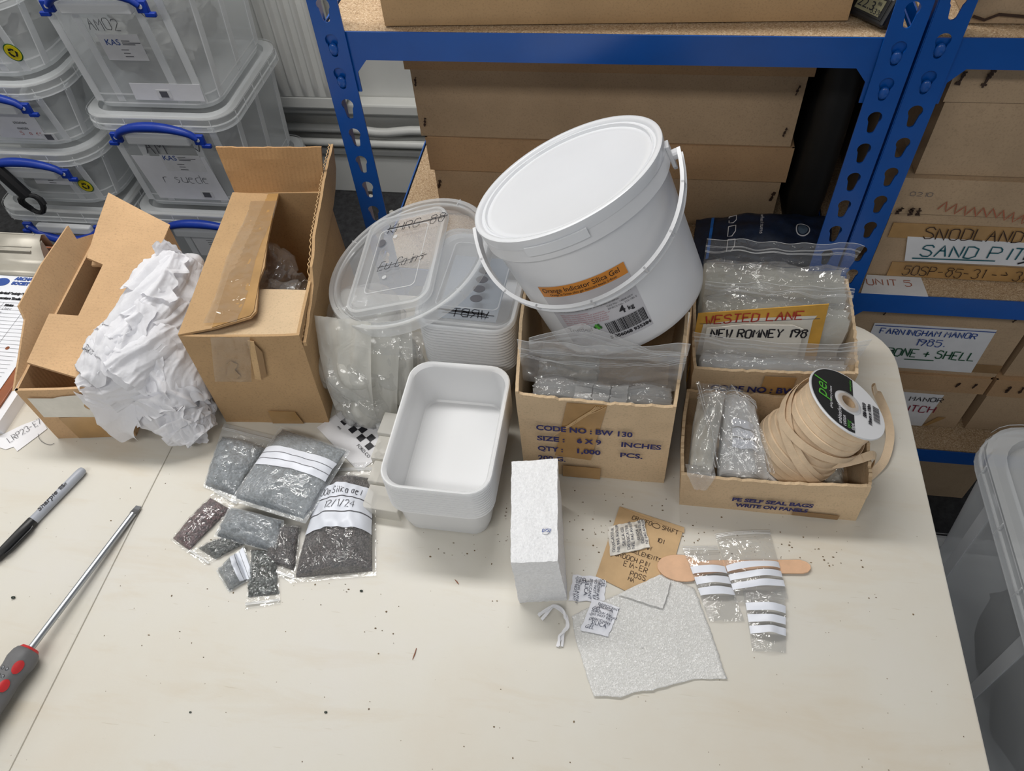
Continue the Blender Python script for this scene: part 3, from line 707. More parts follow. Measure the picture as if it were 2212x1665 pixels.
# blue absorber pack on the shelf
t = thing('absorber_pack', 'dark blue moisture absorber pack lying on the shelf behind the bag box', 'pack', (0.21, 0.905, -0.008))
def packf(u, v):
    x = 0.098 + u * 0.20 + 0.008 * v; y = 0.850 + v * 0.095 + 0.02 * u
    e = (math.sin(math.pi * u) * math.sin(math.pi * v)) ** 0.5 if 0 < u < 1 and 0 < v < 1 else 0
    return V((x, y, 0.004 + 0.034 * e + 0.020 * v + 0.004 * noise.noise(V((u * 7, v * 7, 2)))))
g = G().grid(packf, 36, 20)
g.grid(lambda u, v: packf(1 - u, v) * 1.0 - V((0, 0, 0.010)) if False else V((packf(1 - u, v).x, packf(1 - u, v).y, -0.006 + 0.020 * v * (0 < v < 1))), 36, 20)
g.obj('pouch', 'pack_blue', t, smooth=True, ang=0)
def onpack(u, v, e=0.0008):
    a = packf(u, v); n = (packf(u + .01, v) - a).cross(packf(u, v + .01) - a).normalized(); return a + n * e
G().grid(lambda u, v: onpack(0.10 + 0.02 * u + 0.01 * v, 0.12 + 0.78 * v), 3, 14).obj('stripe', 'pack_bright', t)
g = G()
for r0, r1 in ((0.072, 0.085),):
    L = [[onpack(0.76 + r * math.cos(a * 6.283 / 40) * 0.62, 0.48 + r * 1.35 * math.sin(a * 6.283 / 40), 0.0012) for a in range(41)] for r in (r0, r1)]
    g.loft(L, False, False, closed=False)
g.obj('printed_ring', 'paper', t)
g = G(); L = [[onpack(0.76 + r * math.cos(a * 6.283 / 40) * 0.62, 0.48 + r * 1.35 * math.sin(a * 6.283 / 40), 0.0011) for a in range(41)] for r in (0.002, 0.058)]
g.loft(L, False, False, closed=False).obj('printed_disc', plain('pack_grey_disc', srgb(96, 116, 136), 0.5), t)
pm = lambda a, b: onpack(0.455 + b / 0.20 * 0.9, 0.88 - a / 0.10 * 0.9, 0.0012)
printed([('when it turns', 0.012, 0, 0.0085)], pm, 'paper', t)
g = G()
for a, b in ((0.235, 0.80), (0.235, 0.55), (0.24, 0.33)):
    q = [onpack(a + dx, b + dy, .0013) for dx, dy in ((0, 0), (.05, 0), (.05, -.1), (.03, -.16), (0, -.16), (0, 0))]
    g.strip(q, 0.0012, (0, -0.4, 1), 0.0003)
g.obj('printed_outline', 'paper', t)
# ------------------------------------------------------------------ translucent storage crates
def crate(label, cx, yf, z0, w, d, h, group=None, handle='up', cont=0.6, cmat='contents', rad=0.05, seed=0, side=False, rotz=0.0):
    """open tapered body with ribs, a clip-on lid with a stepped rim, blue carry handles"""
    t = thing('storage_crate', label, 'crate', (cx, yf + d / 2, z0), group, rot=(0, 0, rotz))
    lidh = 0.040; hb = h - lidh + 0.006
    tw, td = w - 0.030, d - 0.030; bw, bd = tw - 0.040, td - 0.040
    rings = [rrect(bw * .5, bd * .5, 0.02, 0.012), rrect(bw - .02, bd - .02, rad * .8, 0.012), rrect(bw, bd, rad, 0.0), rrect(bw + .002, bd + .002, rad, 0.012)]
    for i in range(1, 6):
        k = i / 5; rings.append(rrect(bw + (tw - bw) * k, bd + (td - bd) * k, rad, 0.012 + (hb - 0.012) * k))
    G().loft(rings, True, False).obj('body', 'crate', t, smooth=True, world=False)
    # ribs on the front and right faces, and two bands near the foot
    g = G(); fy = lambda z: -(bd / 2 + (td - bd) / 2 * z / hb) - 0.0015
    fx = lambda z: (bw / 2 + (tw - bw) / 2 * z / hb) + 0.0015
    za, zb = 0.016, hb - 0.004
    for x in (-0.30, -0.17, 0.17, 0.30):
        for dx in ((0,) if abs(x) > .2 else (0,)):
            g.box((x * w / 0.78 * 1.05, 0, 0), (0.001, .001, .001)) if False else None
            a = x * w * 1.15
            g.panel((a - .009, fy(za), za), (a + .009, fy(za), za), (a + .009, fy(zb), zb), (a - .009, fy(zb), zb), 0.003)
    for y in (-0.30, 0.0, 0.30):
        a = y * d * 1.05
        g.panel((fx(za), a - .010, za), (fx(za), a + .010, za), (fx(zb), a + .010, zb), (fx(zb), a - .010, zb), 0.003)
        g.panel((-fx(za), a + .010, za), (-fx(za), a - .010, za), (-fx(zb), a - .010, zb), (-fx(zb), a + .010, zb), 0.003)
    for z, e in ((0.010, 0.004), (0.034, 0.005)):
        ww, dd = bw + (tw - bw) * z / hb + e, bd + (td - bd) * z / hb + e
        g.loft([rrect(ww, dd, rad, z), rrect(ww, dd, rad, z + .004)], False, False)
    g.obj('ribs', 'crate_rib', t, world=False)
    zt = h - lidh
    L = [rrect(w - .02, d - .02, rad + .01, zt - 0.002), rrect(w, d, rad + .012, zt), rrect(w, d, rad + .012, zt + .014), rrect(w - .006, d - .006, rad + .010, zt + .016), rrect(w - .006, d - .006, rad + .010, zt + .032),
         rrect(w - .018, d - .018, rad + .006, zt + .036), rrect(w - .050, d - .050, rad, zt + .036), rrect(w - .056, d - .056, rad, zt + .022)]
    G().loft(L, False, True).obj('lid', 'crate', t, smooth=True, ang=25, world=False)
    g = G()
    for z in (zt + .001, zt + .015, zt + .033): g.loft([rrect(w + .001, d + .001, rad + .012, z - .001), rrect(w + .001, d + .001, rad + .012, z + .0015)], False, False)
    for i in range(5):
        x = (i - 2) * w * 0.19
        g.box((x, -d / 2 - .0002, zt + .016), (.0016, .001, .030))
    for i in range(6):
        y = (i - 2.5) * d * 0.15
        g.box((w / 2 + .0002, y, zt + .016), (.001, .0016, .030)); g.box((-w / 2 - .0002, y, zt + .016), (.001, .0016, .030))
    g.obj('lid_rim', 'crate_rib', t, world=False)
    hw = 0.104
    if handle:
        s = 1 if handle == 'up' else -1
        pts = []; zc = h - 0.052
        for i in range(17):
            a = i / 16; x = -hw + 2 * hw * a; pts.append((x, -d / 2 - 0.010 - 0.010 * math.sin(math.pi * a), zc + s * 0.036 * math.sin(math.pi * a) ** 0.6))
        hd = G().tube(pts, [0.008 + 0.004 * math.sin(math.pi * i / 16) for i in range(17)], 10)
        for x in (-hw, hw):
            hd.box((x * 1.03, -d / 2 - 0.008, zc - 0.002), (0.026, 0.010, 0.026)); hd.box((x * 1.16, -d / 2 - 0.009, zc - .018), (0.024, 0.009, 0.010), 0.0)
        hdo = hd.obj('handle', 'blue_plastic', t, smooth=True, world=False, bev=0.002)
        g = G()
        for x in (-hw, hw): g.tube([(x * 1.02, -d / 2 - 0.0125, zc), (x * 1.02, -d / 2 - 0.0145, zc)], 0.005, 12)
        g.obj('pivot_pin', 'crate_rib', hdo, world=False)
        G().box((0, -d / 2 - 0.006, zc - 0.006), (2 * hw - 0.045, 0.018, 0.024)).obj('handle_lug', 'crate_rib', t, world=False, bev=0.004)
    if cont:
        rn = random.Random(seed + 40); B = []
        for i in range(7):
            B.append((V((rn.uniform(-.28, .28) * bw, rn.uniform(-.34, .30) * bd, 0.03 + h * cont * rn.uniform(.2, .8))), h * 0.22, (1.25, 1.1, .9)))
        b = blob(B, 0.014, ((9, .5), (22, .5)), seed)
        lim = (bw / 2 - .012, bd / 2 - .012)
        for v in b.v: v.x = max(-lim[0], min(lim[0], v.x)); v.y = max(-lim[1], min(lim[1], v.y)); v.z = max(0.016, min(hb - .01, v.z))
        m = wmat(t); b.xf(m)
        top_obj(b, 'packed_finds', cmat, 'grey wrapped finds dimly seen inside the ' + label.split(' crate')[0] + ' crate', 'contents', kind='stuff')
    t['face'] = 0
    def face(z): return yf + d / 2 + fy(z - z0)
    del t['face']
    return t, face
def crate_map(face, z0, eps=0.0016):
    return lambda x, z, h=0.0: V((x, face(z) - eps - h, z))
def stuck(t, F, x0, z0, x1, z1, mat='white_label', name='label', skew=0.0):
    g = G(); g.grid(lambda u, v: F(x0 + (x1 - x0) * u + skew * v, z0 + (z1 - z0) * v), 2, 2)
    return g.obj(name, mat, t, solid=0.0006)
def kas(t, F, x, z, s):
    printed([('KAS', x, z, s)], lambda a, b: F(a, b, 0.001), 'ink_blue', t, name='printed_logo', weight=0.0016)
    g = G()
    for i, (dx, dz, w) in enumerate(((2.0, .45, 1.0), (2.0, .22, 2.2), (2.0, 0.02, 1.5), (1.5, -.6, .9), (1.6, -1.0, .8), (1.6, -1.4, 1.0))):
        g.grid(lambda u, v: F(x + s * (dx + w * u), z + s * (dz + .09 * v), 0.001), 1, 1)
    g.obj('printed_lines', 'ink_grey', t)
def sticker(t, F, x, z, r):
    G().poly([F(x + r * math.cos(a * 6.283 / 28), z + r * 1.05 * math.sin(a * 6.283 / 28), 0.0006) for a in range(28)], 0.0006).obj('sticker', 'green_dark', t)
    s = G().poly([F(x + r * .88 * math.cos(a * 6.283 / 28), z + r * .93 * math.sin(a * 6.283 / 28), 0.0011) for a in range(28)], 0.0005).obj('sticker_face', 'yellow', t)
    g = G()
    for k in range(3):
        a0 = math.pi / 2 + k * 2.0944; q = [(x + r * .42 * math.cos(a0 + e), z + r * .42 * math.sin(a0 + e)) for e in (-.7, -.2, .25, .7)]
        g.strip([F(a, b, 0.0016) for a, b in q], r * .2, (0, -1, 0), 0.0003)
        e = q[-1]; an = a0 + .7 + math.pi / 2
        g.poly([F(e[0] + r * .2 * math.cos(an + w), e[1] + r * .2 * math.sin(an + w), 0.0017) for w in (0, 2.1, 4.2)], 0.0003)
    g.obj('recycling_mark', 'black', t)

GB = 'translucent crates stacked behind the table'
X = -1.128
c, f = crate('translucent crate at the foot of the right crate stack', X, 1.476, FL, 0.385, 0.385, 0.286, GB, 'up', .6, 'contents', seed=1)
F = crate_map(f, FL); stuck(c, F, X - .06, -0.62, X + .055, -0.535); kas(c, F, X - .05, -0.548, 0.020)
c, f = crate('translucent crate marked AM with a big white sheet, mid stack', X, 1.476, -0.452, 0.385, 0.385, 0.286, GB, 'up', .6, 'contents', seed=2)
F = crate_map(f, -0.452)
stuck(c, F, -1.232, -0.428, -1.035, -0.290, 'paper', 'sheet', -.012); stuck(c, lambda a, b, h=0: F(a, b, h + .001), -1.165, -0.333, -1.058, -0.284); kas(c, lambda a, b, h=0: F(a, b, h + .001), -1.160, -0.300, 0.021)
penned([('AM', -1.195, -0.281, 0.036)], F, 'ink_grey', c, 0.0028, wide=.62, seed=3, extra=[[(-1.06, -0.262), (-1.052, -0.272), (-1.04, -0.235)]])
penned([('r suede', -1.190, -0.372, 0.026)], lambda a, b: F(a, b, .001), 'ink_grey', c, 0.0014, wide=.55, seed=4)
stuck(c, lambda a, b, h=0: F(a, b, h + .001), -1.107, -0.421, -1.073, -0.399, 'white_label', 'small_label'); stuck(c, lambda a, b, h=0: F(a, b, h + .002), -1.100, -0.418, -1.080, -0.402, 'ink_grey', 'small_label')
c, f = crate('translucent crate marked AM02 with a small white card, top of the right stack', X, 1.476, -0.164, 0.385, 0.385, 0.312, GB, 'up', .55, 'contents_pale', seed=3)
F = crate_map(f, -0.164)
stuck(c, F, -1.178, -0.041, -1.080, 0.021); kas(c, F, -1.165, -0.004, 0.020)
penned([('AM02', -1.185, 0.030, 0.026)], F, 'ink_grey', c, 0.0016, wide=.55, seed=5, extra=[[(-1.048, 0.072), (-1.040, 0.060), (-1.028, 0.105)]])
stuck(c, F, -1.165, -0.142, -0.99, -0.098, 'paper', 'sheet', .004); stuck(c, lambda a, b, h=0: F(a, b, h + .001), -1.102, -0.136, -1.068, -0.114, 'white_label', 'small_label'); stuck(c, lambda a, b, h=0: F(a, b, h + .002), -1.094, -0.133, -1.075, -0.117, 'ink_grey', 'small_label')
X = -1.533
c, f = crate('translucent crate at the foot of the left stack, its blue handle hanging down', X, 1.466, FL, 0.385, 0.385, 0.286, GB, 'down', .6, 'contents', seed=4)
F = crate_map(f, FL); sticker(c, F, X + .06, -0.60, 0.02)
c, f = crate('shallow translucent crate with sticker and white card, low in the left stack', X, 1.466, -0.452, 0.385, 0.385, 0.180, GB, 'up', .5, 'contents_pale', rad=0.08, seed=5)
F = crate_map(f, -0.452); sticker(c, F, -1.418, -0.386, 0.020); stuck(c, F, -1.56, -0.385, -1.452, -0.335, 'paper', 'label', .01); kas(c, F, -1.55, -0.352, .02)
c, f = crate('shallow translucent crate with a handwritten sheet, second from the top left', X, 1.466, -0.270, 0.385, 0.385, 0.182, GB, 'up', .5, 'contents', rad=0.08, seed=6)
F = crate_map(f, -0.270); stuck(c, F, -1.58, -0.250, -1.452, -0.150, 'paper', 'sheet', .01); stuck(c, lambda a, b, h=0: F(a, b, h + .001), -1.46, -0.254, -1.425, -0.232, 'white_label', 'small_label'); stuck(c, lambda a, b, h=0: F(a, b, h + .002), -1.452, -0.251, -1.433, -0.235, 'ink_grey', 'small_label')
printed([('stones', -1.515, -0.205, .014), ('metals', -1.515, -0.222, .012)], lambda a, b: F(a, b, .001), 'ink_black', c)
penned([('5 boxes', -1.515, -0.238, .011)], lambda a, b: F(a, b, .001), 'ink_red', c, 0.0012, seed=8)
c, f = crate('shallow translucent crate with a yellow sticker, topmost on the left', X, 1.466, -0.087, 0.385, 0.385, 0.20, GB, None, .55, 'contents', rad=0.08, seed=7)
F = crate_map(f, -0.087); sticker(c, F, -1.402, -0.022, 0.021)
# right of the table
crate('large translucent crate standing on another, right of the table edge', 0.697, 0.128, -0.445, 0.37, 0.590, 0.32, 'translucent crates right of the table', None, .85, 'contents_dark', seed=9)
crate('large translucent crate on the floor, under the other one right of the table', 0.697, 0.128, FL, 0.37, 0.590, 0.294, 'translucent crates right of the table', None, .85, 'contents_dark', seed=10)
# dark strap coil by the left stack
pts = [(-1.555 + 0.035 * math.cos(a * .5) * (1 - a * .01), 1.435 + 0.004 * math.sin(a), -0.41 + 0.028 * math.sin(a * .5)) for a in range(34)]
g = G().tube(pts, 0.006, 8); g.tube([(-1.60, 1.44, -0.30), (-1.575, 1.437, -0.35), (-1.56, 1.437, -0.385)], 0.016, 8)
top_obj(g, 'hanging_strap', 'black', 'black strap hanging in a coil in front of the left crate stack', 'strap', smooth=True)
# ------------------------------------------------------------------ cartons on the table
def carton(name, label, base, top, mat='card', th=0.0035, rags=(0, 0, 0, 0), dz=(0, 0, 0, 0), seed=1, bow=0.002, group=None):
    """open box: base and top corners FL, FR, BR, BL in metres; four walls and a floor, torn rims where asked"""
    B = [V(p) for p in base]; T = [V(p) for p in top]
    c = (B[0] + B[1] + B[2] + B[3]) / 4
    t = thing(name, label, 'box', c, group)
    g = G()
    for i in range(4):
        j = (i + 1) % 4; z = V((0, 0, dz[i]))
        g.panel(B[i], B[j], T[j] + z, T[i] + z, th, 40, 6, rags[i], bow, seed + i * 3)
    g.panel(B[0] + V((0, 0, th)), B[1] + V((0, 0, th)), B[2] + V((0, 0, th)), B[3] + V((0, 0, th)), th)
    g.obj('body', mat, t)
    return t
def local_frame(o, rot):
    o = V(o); c, s = math.cos(R(rot)), math.sin(R(rot))
    return lambda u, v, z: V((o.x + c * u - s * v, o.y + s * u + c * v, z))

# left carton, lying open with its lid flaps up
P = local_frame((-0.7115, 0.4741, 0), 8.05)
W, D, H1 = 0.105, 0.295, 0.1005
c1 = carton('open_carton', 'open brown carton with a notched folded flap and a white front label', [P(0, 0, 0), P(W, 0, 0), P(W, D, 0), P(0, D, 0)], [P(0, 0, H1), P(W, 0, H1), P(W, D, H1), P(0, D, H1)], 'card_flute', seed=2, bow=0.001)
lean = R(22)
L = lambda v, up: P(-math.sin(lean) * up - 0.0005, v, H1 + math.cos(lean) * up)
G().poly([L(0, 0), L(0.02, 0.006), L(0.095, 0.028), L(0.106, 0.042), L(0.18, 0.043), L(0.265, 0.038), L(0.256, 0.020), L(0.291, 0.0)][::-1], 0.0035).obj('flap', 'card_flute', c1)
zf = lambda u, v: H1 + 0.001 + (W - u) / W * (0.012 + 0.07 * max(0, v - 0.03) ** 1.0 * 0.9)
out = [(0.105, 0.004), (0.105, 0.300), (0.012, 0.345), (0.016, 0.278), (0.022, 0.214), (0.045, 0.205), (0.043, 0.100), (0.008, 0.112), (0.008, 0.034)]
def dense(o, st=0.02):
    r = []
    for i, a in enumerate(o):
        b = o[(i + 1) % len(o)]; n = max(1, int(math.hypot(b[0] - a[0], b[1] - a[1]) / st))
        for k in range(n): r.append((a[0] + (b[0] - a[0]) * k / n, a[1] + (b[1] - a[1]) * k / n))
    return r
# the folded-in flap as a fine strip mesh so that it may twist
def strips(poly, P3, th, nv=30):
    g = G(); vs = sorted({round(p[1], 4) for p in poly} | {min(p[1] for p in poly) + i * (max(p[1] for p in poly) - min(p[1] for p in poly)) / nv for i in range(nv + 1)})
    def span(v):
        xs = []
        for i, a in enumerate(poly):
            b = poly[(i + 1) % len(poly)]
            if (a[1] - v) * (b[1] - v) < 0: xs.append(a[0] + (b[0] - a[0]) * (v - a[1]) / (b[1] - a[1]))
        return (min(xs), max(xs)) if len(xs) >= 2 else None
    e = 1e-5
    for a, b in zip(vs, vs[1:]):
        s0, s1 = span(a + e), span(b - e)
        if s0 and s1: g.panel(P3(s0[0], a), P3(s0[1], a), P3(s1[1], b), P3(s1[0], b), th)
    return g
strips(out, lambda u, v: P(u, v, zf(u, v)), 0.0035).obj('flap', 'card_flute', c1)
G().poly([P(0.020, 0.216, H1 + .004), P(0.075, 0.216, H1 - .002), P(0.075, 0.29, H1 - .002), P(0.002, 0.293, H1 + .004)], 0.003).obj('flap', 'card_flute', c1)
FM = plane_map(P(0, 0, 0), P(1, 0, 0) - P(0, 0, 0), (0, 0, 1), 0.0022)
g = G(); lab = [(0.010, 0.088), (0.0097, 0.05), (0.088, 0.046), (0.090, 0.050), (0.088, 0.091), (0.052, 0.089), (0.040, 0.086)]
g.poly([FM(a, b) for a, b in lab][::-1], 0.0006).obj('label', 'cream_label', c1)
G().poly([FM(.0775 + .0065 * math.cos(a * .3142), .068 + .0065 * math.sin(a * .3142), .0007) for a in range(20)], 0.0006).obj('eyelet_ring', 'brown_tape', c1)
G().poly([FM(.0775 + .0016 * math.cos(a * .3142), .068 + .0016 * math.sin(a * .3142), .0012) for a in range(20)], 0.0004).obj('eyelet', 'staple', c1)
G().poly([FM(a, b, -.0003) for a, b in ((.030, .002), (.082, .002), (.078, .046), (.026, .046))], 0.0005).obj('parcel_tape', 'brown_tape', c1)

# tall carton
P = local_frame((-0.4967, 0.5222, 0), 6.6)
H2 = 0.164
b4 = [V((-0.4967, 0.5222, 0)), V((-0.3599, 0.5341, 0)), V((-0.3960, 0.795, 0)), V((-0.5300, 0.781, 0))]
t4 = [V((-0.4945, 0.5240, H2)), V((-0.3555, 0.5390, H2 - .002)), V((-0.4000, 0.7960, H2)), V((-0.5290, 0.7830, H2))]
c2 = carton('tall_carton', 'tall brown carton with torn open top flaps held by peeling parcel tape', b4, t4, 'card', seed=5, dz=(0, 0, 0, 0))
def Q(u, v, z):     # bilinear over the top opening
    a = t4[0].lerp(t4[1], u); b = t4[3].lerp(t4[2], u); p = a.lerp(b, v); p.z = z; return p
def flapz(u, v): return H2 + 0.002 + 0.008 * u * (1 - v) - 0.004 * math.sin(math.pi * u / .7) * v
fl = [(0, 0.0), (0.30, 0.03), (0.585, 0.085), (0.62, 0.12), (0.60, 0.20), (0.56, 0.32), (0.575, 0.42), (0.53, 0.60), (0.50, 0.82), (0.49, 1.06), (0.25, 1.03), (0.0, 1.0)]
strips(fl, lambda u, v: Q(u, v, flapz(u, v)), 0.003).obj('flap', 'card', c2)
tp = [(0.28, 0.03), (0.58, 0.09), (0.60, 0.12), (0.57, 0.30), (0.545, 0.50), (0.50, 0.82), (0.488, 1.05), (0.27, 1.03), (0.25, 0.6)]
strips(tp, lambda u, v: Q(u, v, flapz(u, v) + .0010), 0.0005).obj('parcel_tape', 'brown_tape', c2)
g = G().grid(lambda u, v: Q(0.20 + 0.28 * u + .02 * v + .015 * math.sin(v * 9), 0.05 + 0.88 * v, flapz(.3, v) + .0026 + .0022 * noise.noise(V((u * 6, v * 18, 1))) + .002 * abs(noise.noise(V((u * 3, v * 9, 5))))), 10, 50)
g.obj('clear_tape', 'clear_tape', c2, smooth=True, ang=0)
FM = plane_map(b4[0], b4[1] - b4[0], t4[0] - b4[0], 0.003)
g = G().grid(lambda u, v: FM((0.030 + 0.046 * u) * v + (0.018 + 0.046 * u) * (1 - v) + .012 * v, 0.087 + 0.079 * v, .001 + .0012 * noise.noise(V((u * 5, v * 7, 2)))), 10, 16)
g.obj('clear_tape', 'clear_tape', c2, smooth=True, ang=0)
g = G().poly([FM(a, b, .0004) for a, b in ((.070, .092), (.077, .090), (.090, .158), (.083, .160))], .0004); g.obj('torn_strip', 'card_edge', c2)
G().poly([FM(a, b, .0003) for a, b in ((.034, .094), (.046, .091), (.053, .098), (.050, .108), (.057, .118), (.051, .124), (.044, .119), (.041, .107))], .0004).obj('tape_residue', 'brown_tape', c2)
G().poly([FM(a, b, .0003) for a, b in ((.077, .093), (.086, .098), (.094, .14), (.088, .158))], .0004).obj('tape_residue', 'brown_tape_dark', c2)
G().poly([FM(a, b, .0003) for a, b in ((.064, .002), (.105, .002), (.100, .027), (.066, .028))], .0004).obj('parcel_tape', 'brown_tape', c2)
# folded-in front flap, torn standing right flap, back flap
G().panel(Q(.02, .015, H2 - .006), Q(.985, .012, H2 - .004), Q(.97, .32, H2 - .012), Q(.02, .33, H2 - .012), 0.003, 8, 4, 0, .002).obj('flap', 'card_pale', c2)
rf = [(0.0, -.012), (.03, -.010), (.085, -.004), (.092, .004), (.10, .012), (.118, .012), (.142, .022), (.21, .024), (.285, .026), (.335, .024), (.318, -.004), (.285, -.016), (.262, -.020), (.0, -.018)]
RW = lambda v, up: t4[1].lerp(t4[2], v / .262) + V((0.0012 + 0.03 * max(0, up) + .010 * max(0, v - .24) , 0, up))
g = G(); k = dense(rf, .012); rn = random.Random(9)
g.poly([RW(v, up) + V((0, 0, rn.uniform(-.0012, .0012) if up > -.02 else 0)) for v, up in k], 0.0035); g.obj('flap', 'card', c2)
g = G()
top = [RW(v, up) for v, up in dense(rf, .004) if up > -.013 and v < .336][:140]
for i in range(0, len(top) - 2): g.tube([top[i] + V((-.0018 + (-1) ** i * .0010, 0, .0003)), top[i + 1] + V((-.0018 - (-1) ** i * .0010, 0, .0003))], 0.0006, 5)
g.obj('fluted_edge', 'card_edge', c2)
lean = R(14); ex = (t4[2] - t4[3]).normalized()
K = lambda u, up: t4[3] + ex * u + V((-ex.y, ex.x, 0)) * math.sin(lean) * up + V((0, 0, math.cos(lean) * up))
G().panel(K(.003, 0), K(.126, 0), K(.134, .060), K(-.006, .064), 0.0035, 20, 4, .001, .002).obj('flap', 'card_in', c2)
# dark film in the carton
b = blob([(Q(.5, .45, .085), .036, (1.1, 1.3, .8)), (Q(.45, .62, .10), .026, (1.2, 1.3, .9)), (Q(.62, .38, .115), .022, (1.2, 1, .9))], .004, ((26, .6), (60, .6)), 3)
top_obj(b, 'plastic_bag', 'bag', 'crumpled clear bag stuffed inside the tall carton', 'bag', smooth=True, ang=30)

# box marked BW 130
B = [V((-0.0990, 0.4876, 0)), V((0.0670, 0.4880, 0)), V((0.0750, 0.700, 0)), V((-0.1030, 0.700, 0))]
T = [V((-0.1015, 0.4856, .155)), V((0.0652, 0.4850, .152)), V((0.0805, 0.702, .156)), V((-0.1130, 0.702, .157))]
bw = carton('bag_box', 'brown bag box printed CODE NO BW 130, below the white bucket', B, T, 'card_pale', rags=(.003, .002, .002, .004), seed=11, dz=(-.002, 0, 0, .002), bow=.003)
FM = plane_map((0, 0.4862, 0), (1, 0, 0), (0, -.0022 / .155, 1), 0.0035)
def fit(body, u, v, size, width): return (body, u, v, size, width)
printed([('CODE NO : BW 130', -0.0809, 0.0972, .0132, .105), ('SIZE :', -0.0804, .0768, .0126, .031), ('6 X 9', -.036, .0775, .0126, .027), ('INCHES', .0125, .0775, .0126, .044), ('QTY :', -.0804, .0563, .0126, .029), ('1,000', -.0375, .057, .0126, .0285), ('PCS.', .0125, .0565, .0126, .0255), ('200 G.', -.0805, .0366, .0126, .032)], FM, 'ink_navy', bw, weight=.012)
G().poly([FM(a, b, -.0012) for a, b in ((-.047, .149), (-.005, .150), (-.020, .042), (-.061, .046))][::-1], .0003).obj('parcel_tape', 'brown_tape', bw)
G().poly([FM(a, b, -.0012) for a, b in ((-.052, .026), (-.008, .026), (-.008, .002), (-.052, .002))][::-1], .0003).obj('parcel_tape', 'brown_tape', bw)
g = G(); rn = random.Random(2)
for k in range(5):
    q = [FM(-.008 - .009 * i + rn.uniform(-.002, .002) - k * .002, .148 - .009 * i * (1 + .1 * k), -.0006) for i in range(6)]; g.strip(q, .0009, (0, -1, 0), .0003)
g.obj('tape_crease', 'card_edge', bw)
# Wested Lane box
B = [V((0.0930, 0.588, 0)), V((0.2660, 0.594, 0)), V((0.2690, 0.735, 0)), V((0.0940, 0.730, 0))]
T = [V((0.0900, 0.583, .1005)), V((0.2720, 0.592, .1000)), V((0.2770, 0.738, .108)), V((0.0930, 0.733, .104))]
we = carton('bag_box', 'brown bag box printed CODE NO BW 12, behind the tape spool, full of clear bags', B, T, 'card_pale', rags=(.003, .005, .002, .004), seed=21, bow=.003)
FM = plane_map((0, 0.5853, 0), (1, 0.03, 0), (0, -.05, 1), 0.0040)
printed([('CODE NO : BW 127', .1125, .0650, .0150, .122)], FM, 'ink_navy', we, weight=.014)
G().poly([FM(a, b, -.001) for a, b in ((.17, .095), (.205, .095), (.205, .02), (.17, .02))][::-1], .0003).obj('parcel_tape', 'brown_tape', we)
# PE self seal box
B = [V((0.0850, 0.4607, 0)), V((0.2795, 0.4607, 0)), V((0.2810, 0.575, 0)), V((0.0870, 0.577, 0))]
T = [V((0.0795, 0.4570, .0687)), V((0.2766, 0.4625, .0680)), V((0.2830, 0.575, .067)), V((0.0860, 0.578, .0675))]
pe = carton('bag_box', 'low brown box printed PE SELF SEAL BAGS, holding the tape spool', B, T, 'card_pale', rags=(.003, .004, .003, .004), seed=31, bow=.003)
FM = plane_map((0, 0.4603, 0), (1, 0.004, 0), (0, -.02, 1), 0.0040)
printed([('PE SELF SEAL BAGS', .1395, .0262, .0100, .087), ('WRITE ON PANELS', .1455, .0145, .0100, .078)], FM, 'ink_navy', pe, weight=.014)
G().poly([FM(a, b, -.001) for a, b in ((.209, .0135), (.259, .0115), (.259, .002), (.209, .004))][::-1], .0003).obj('parcel_tape', 'brown_tape_dark', pe)
# ------------------------------------------------------------------ white bucket
BN = V((-0.4259, 0.1030, 0.8989)).normalized(); B1 = V((-0.044, -0.995, 0.093)); B1 = (B1 - BN * B1.dot(BN)).normalized(); B2 = BN.cross(B1)
BC = V((-0.0662, 0.6542, 0.3064))
rad = lambda d: 0.0992 + (0.0925 - 0.0992) * (d - 0.02) / 0.15
BP = lambda d, r, a: BC - BN * d + (B1 * math.cos(a) + B2 * math.sin(a)) * r
def turned(prof, n=72):
    return G().loft([[BP(d, r, 2 * math.pi * k / n) for k in range(n)] for d, r in prof], False, False)
bk = thing('bucket', 'white lidded plastic bucket with orange silica gel label, leaning out of its box', 'bucket', BC - BN * 0.176)
turned([(0.012, .1005), (0.012, .1035), (0.027, .1040), (0.0275, .1015), (0.029, rad(.029))] + [(d, rad(d)) for d in (.05, .08, .11, .14, .165)] + [(.172, rad(.17) - .002), (.1755, rad(.17) - .007), (.176, .070), (.173, .066), (.173, .0001)]).obj('body', 'white_pp', bk, smooth=True)
turned([(0.0125, .1040), (0.004, .1052), (0.001, .1050), (0.0, .1036), (0.0, .1010), (.0008, .0990), (.0040, .0978), (.0042, .0955), (.0030, .0945), (.0030, .0935), (.0062, .0925), (.0066, .0900), (.0060, .0880), (.0068, .0850), (.0068, .0001)], 96).obj('lid', 'lid_pp', bk, smooth=True, ang=50)
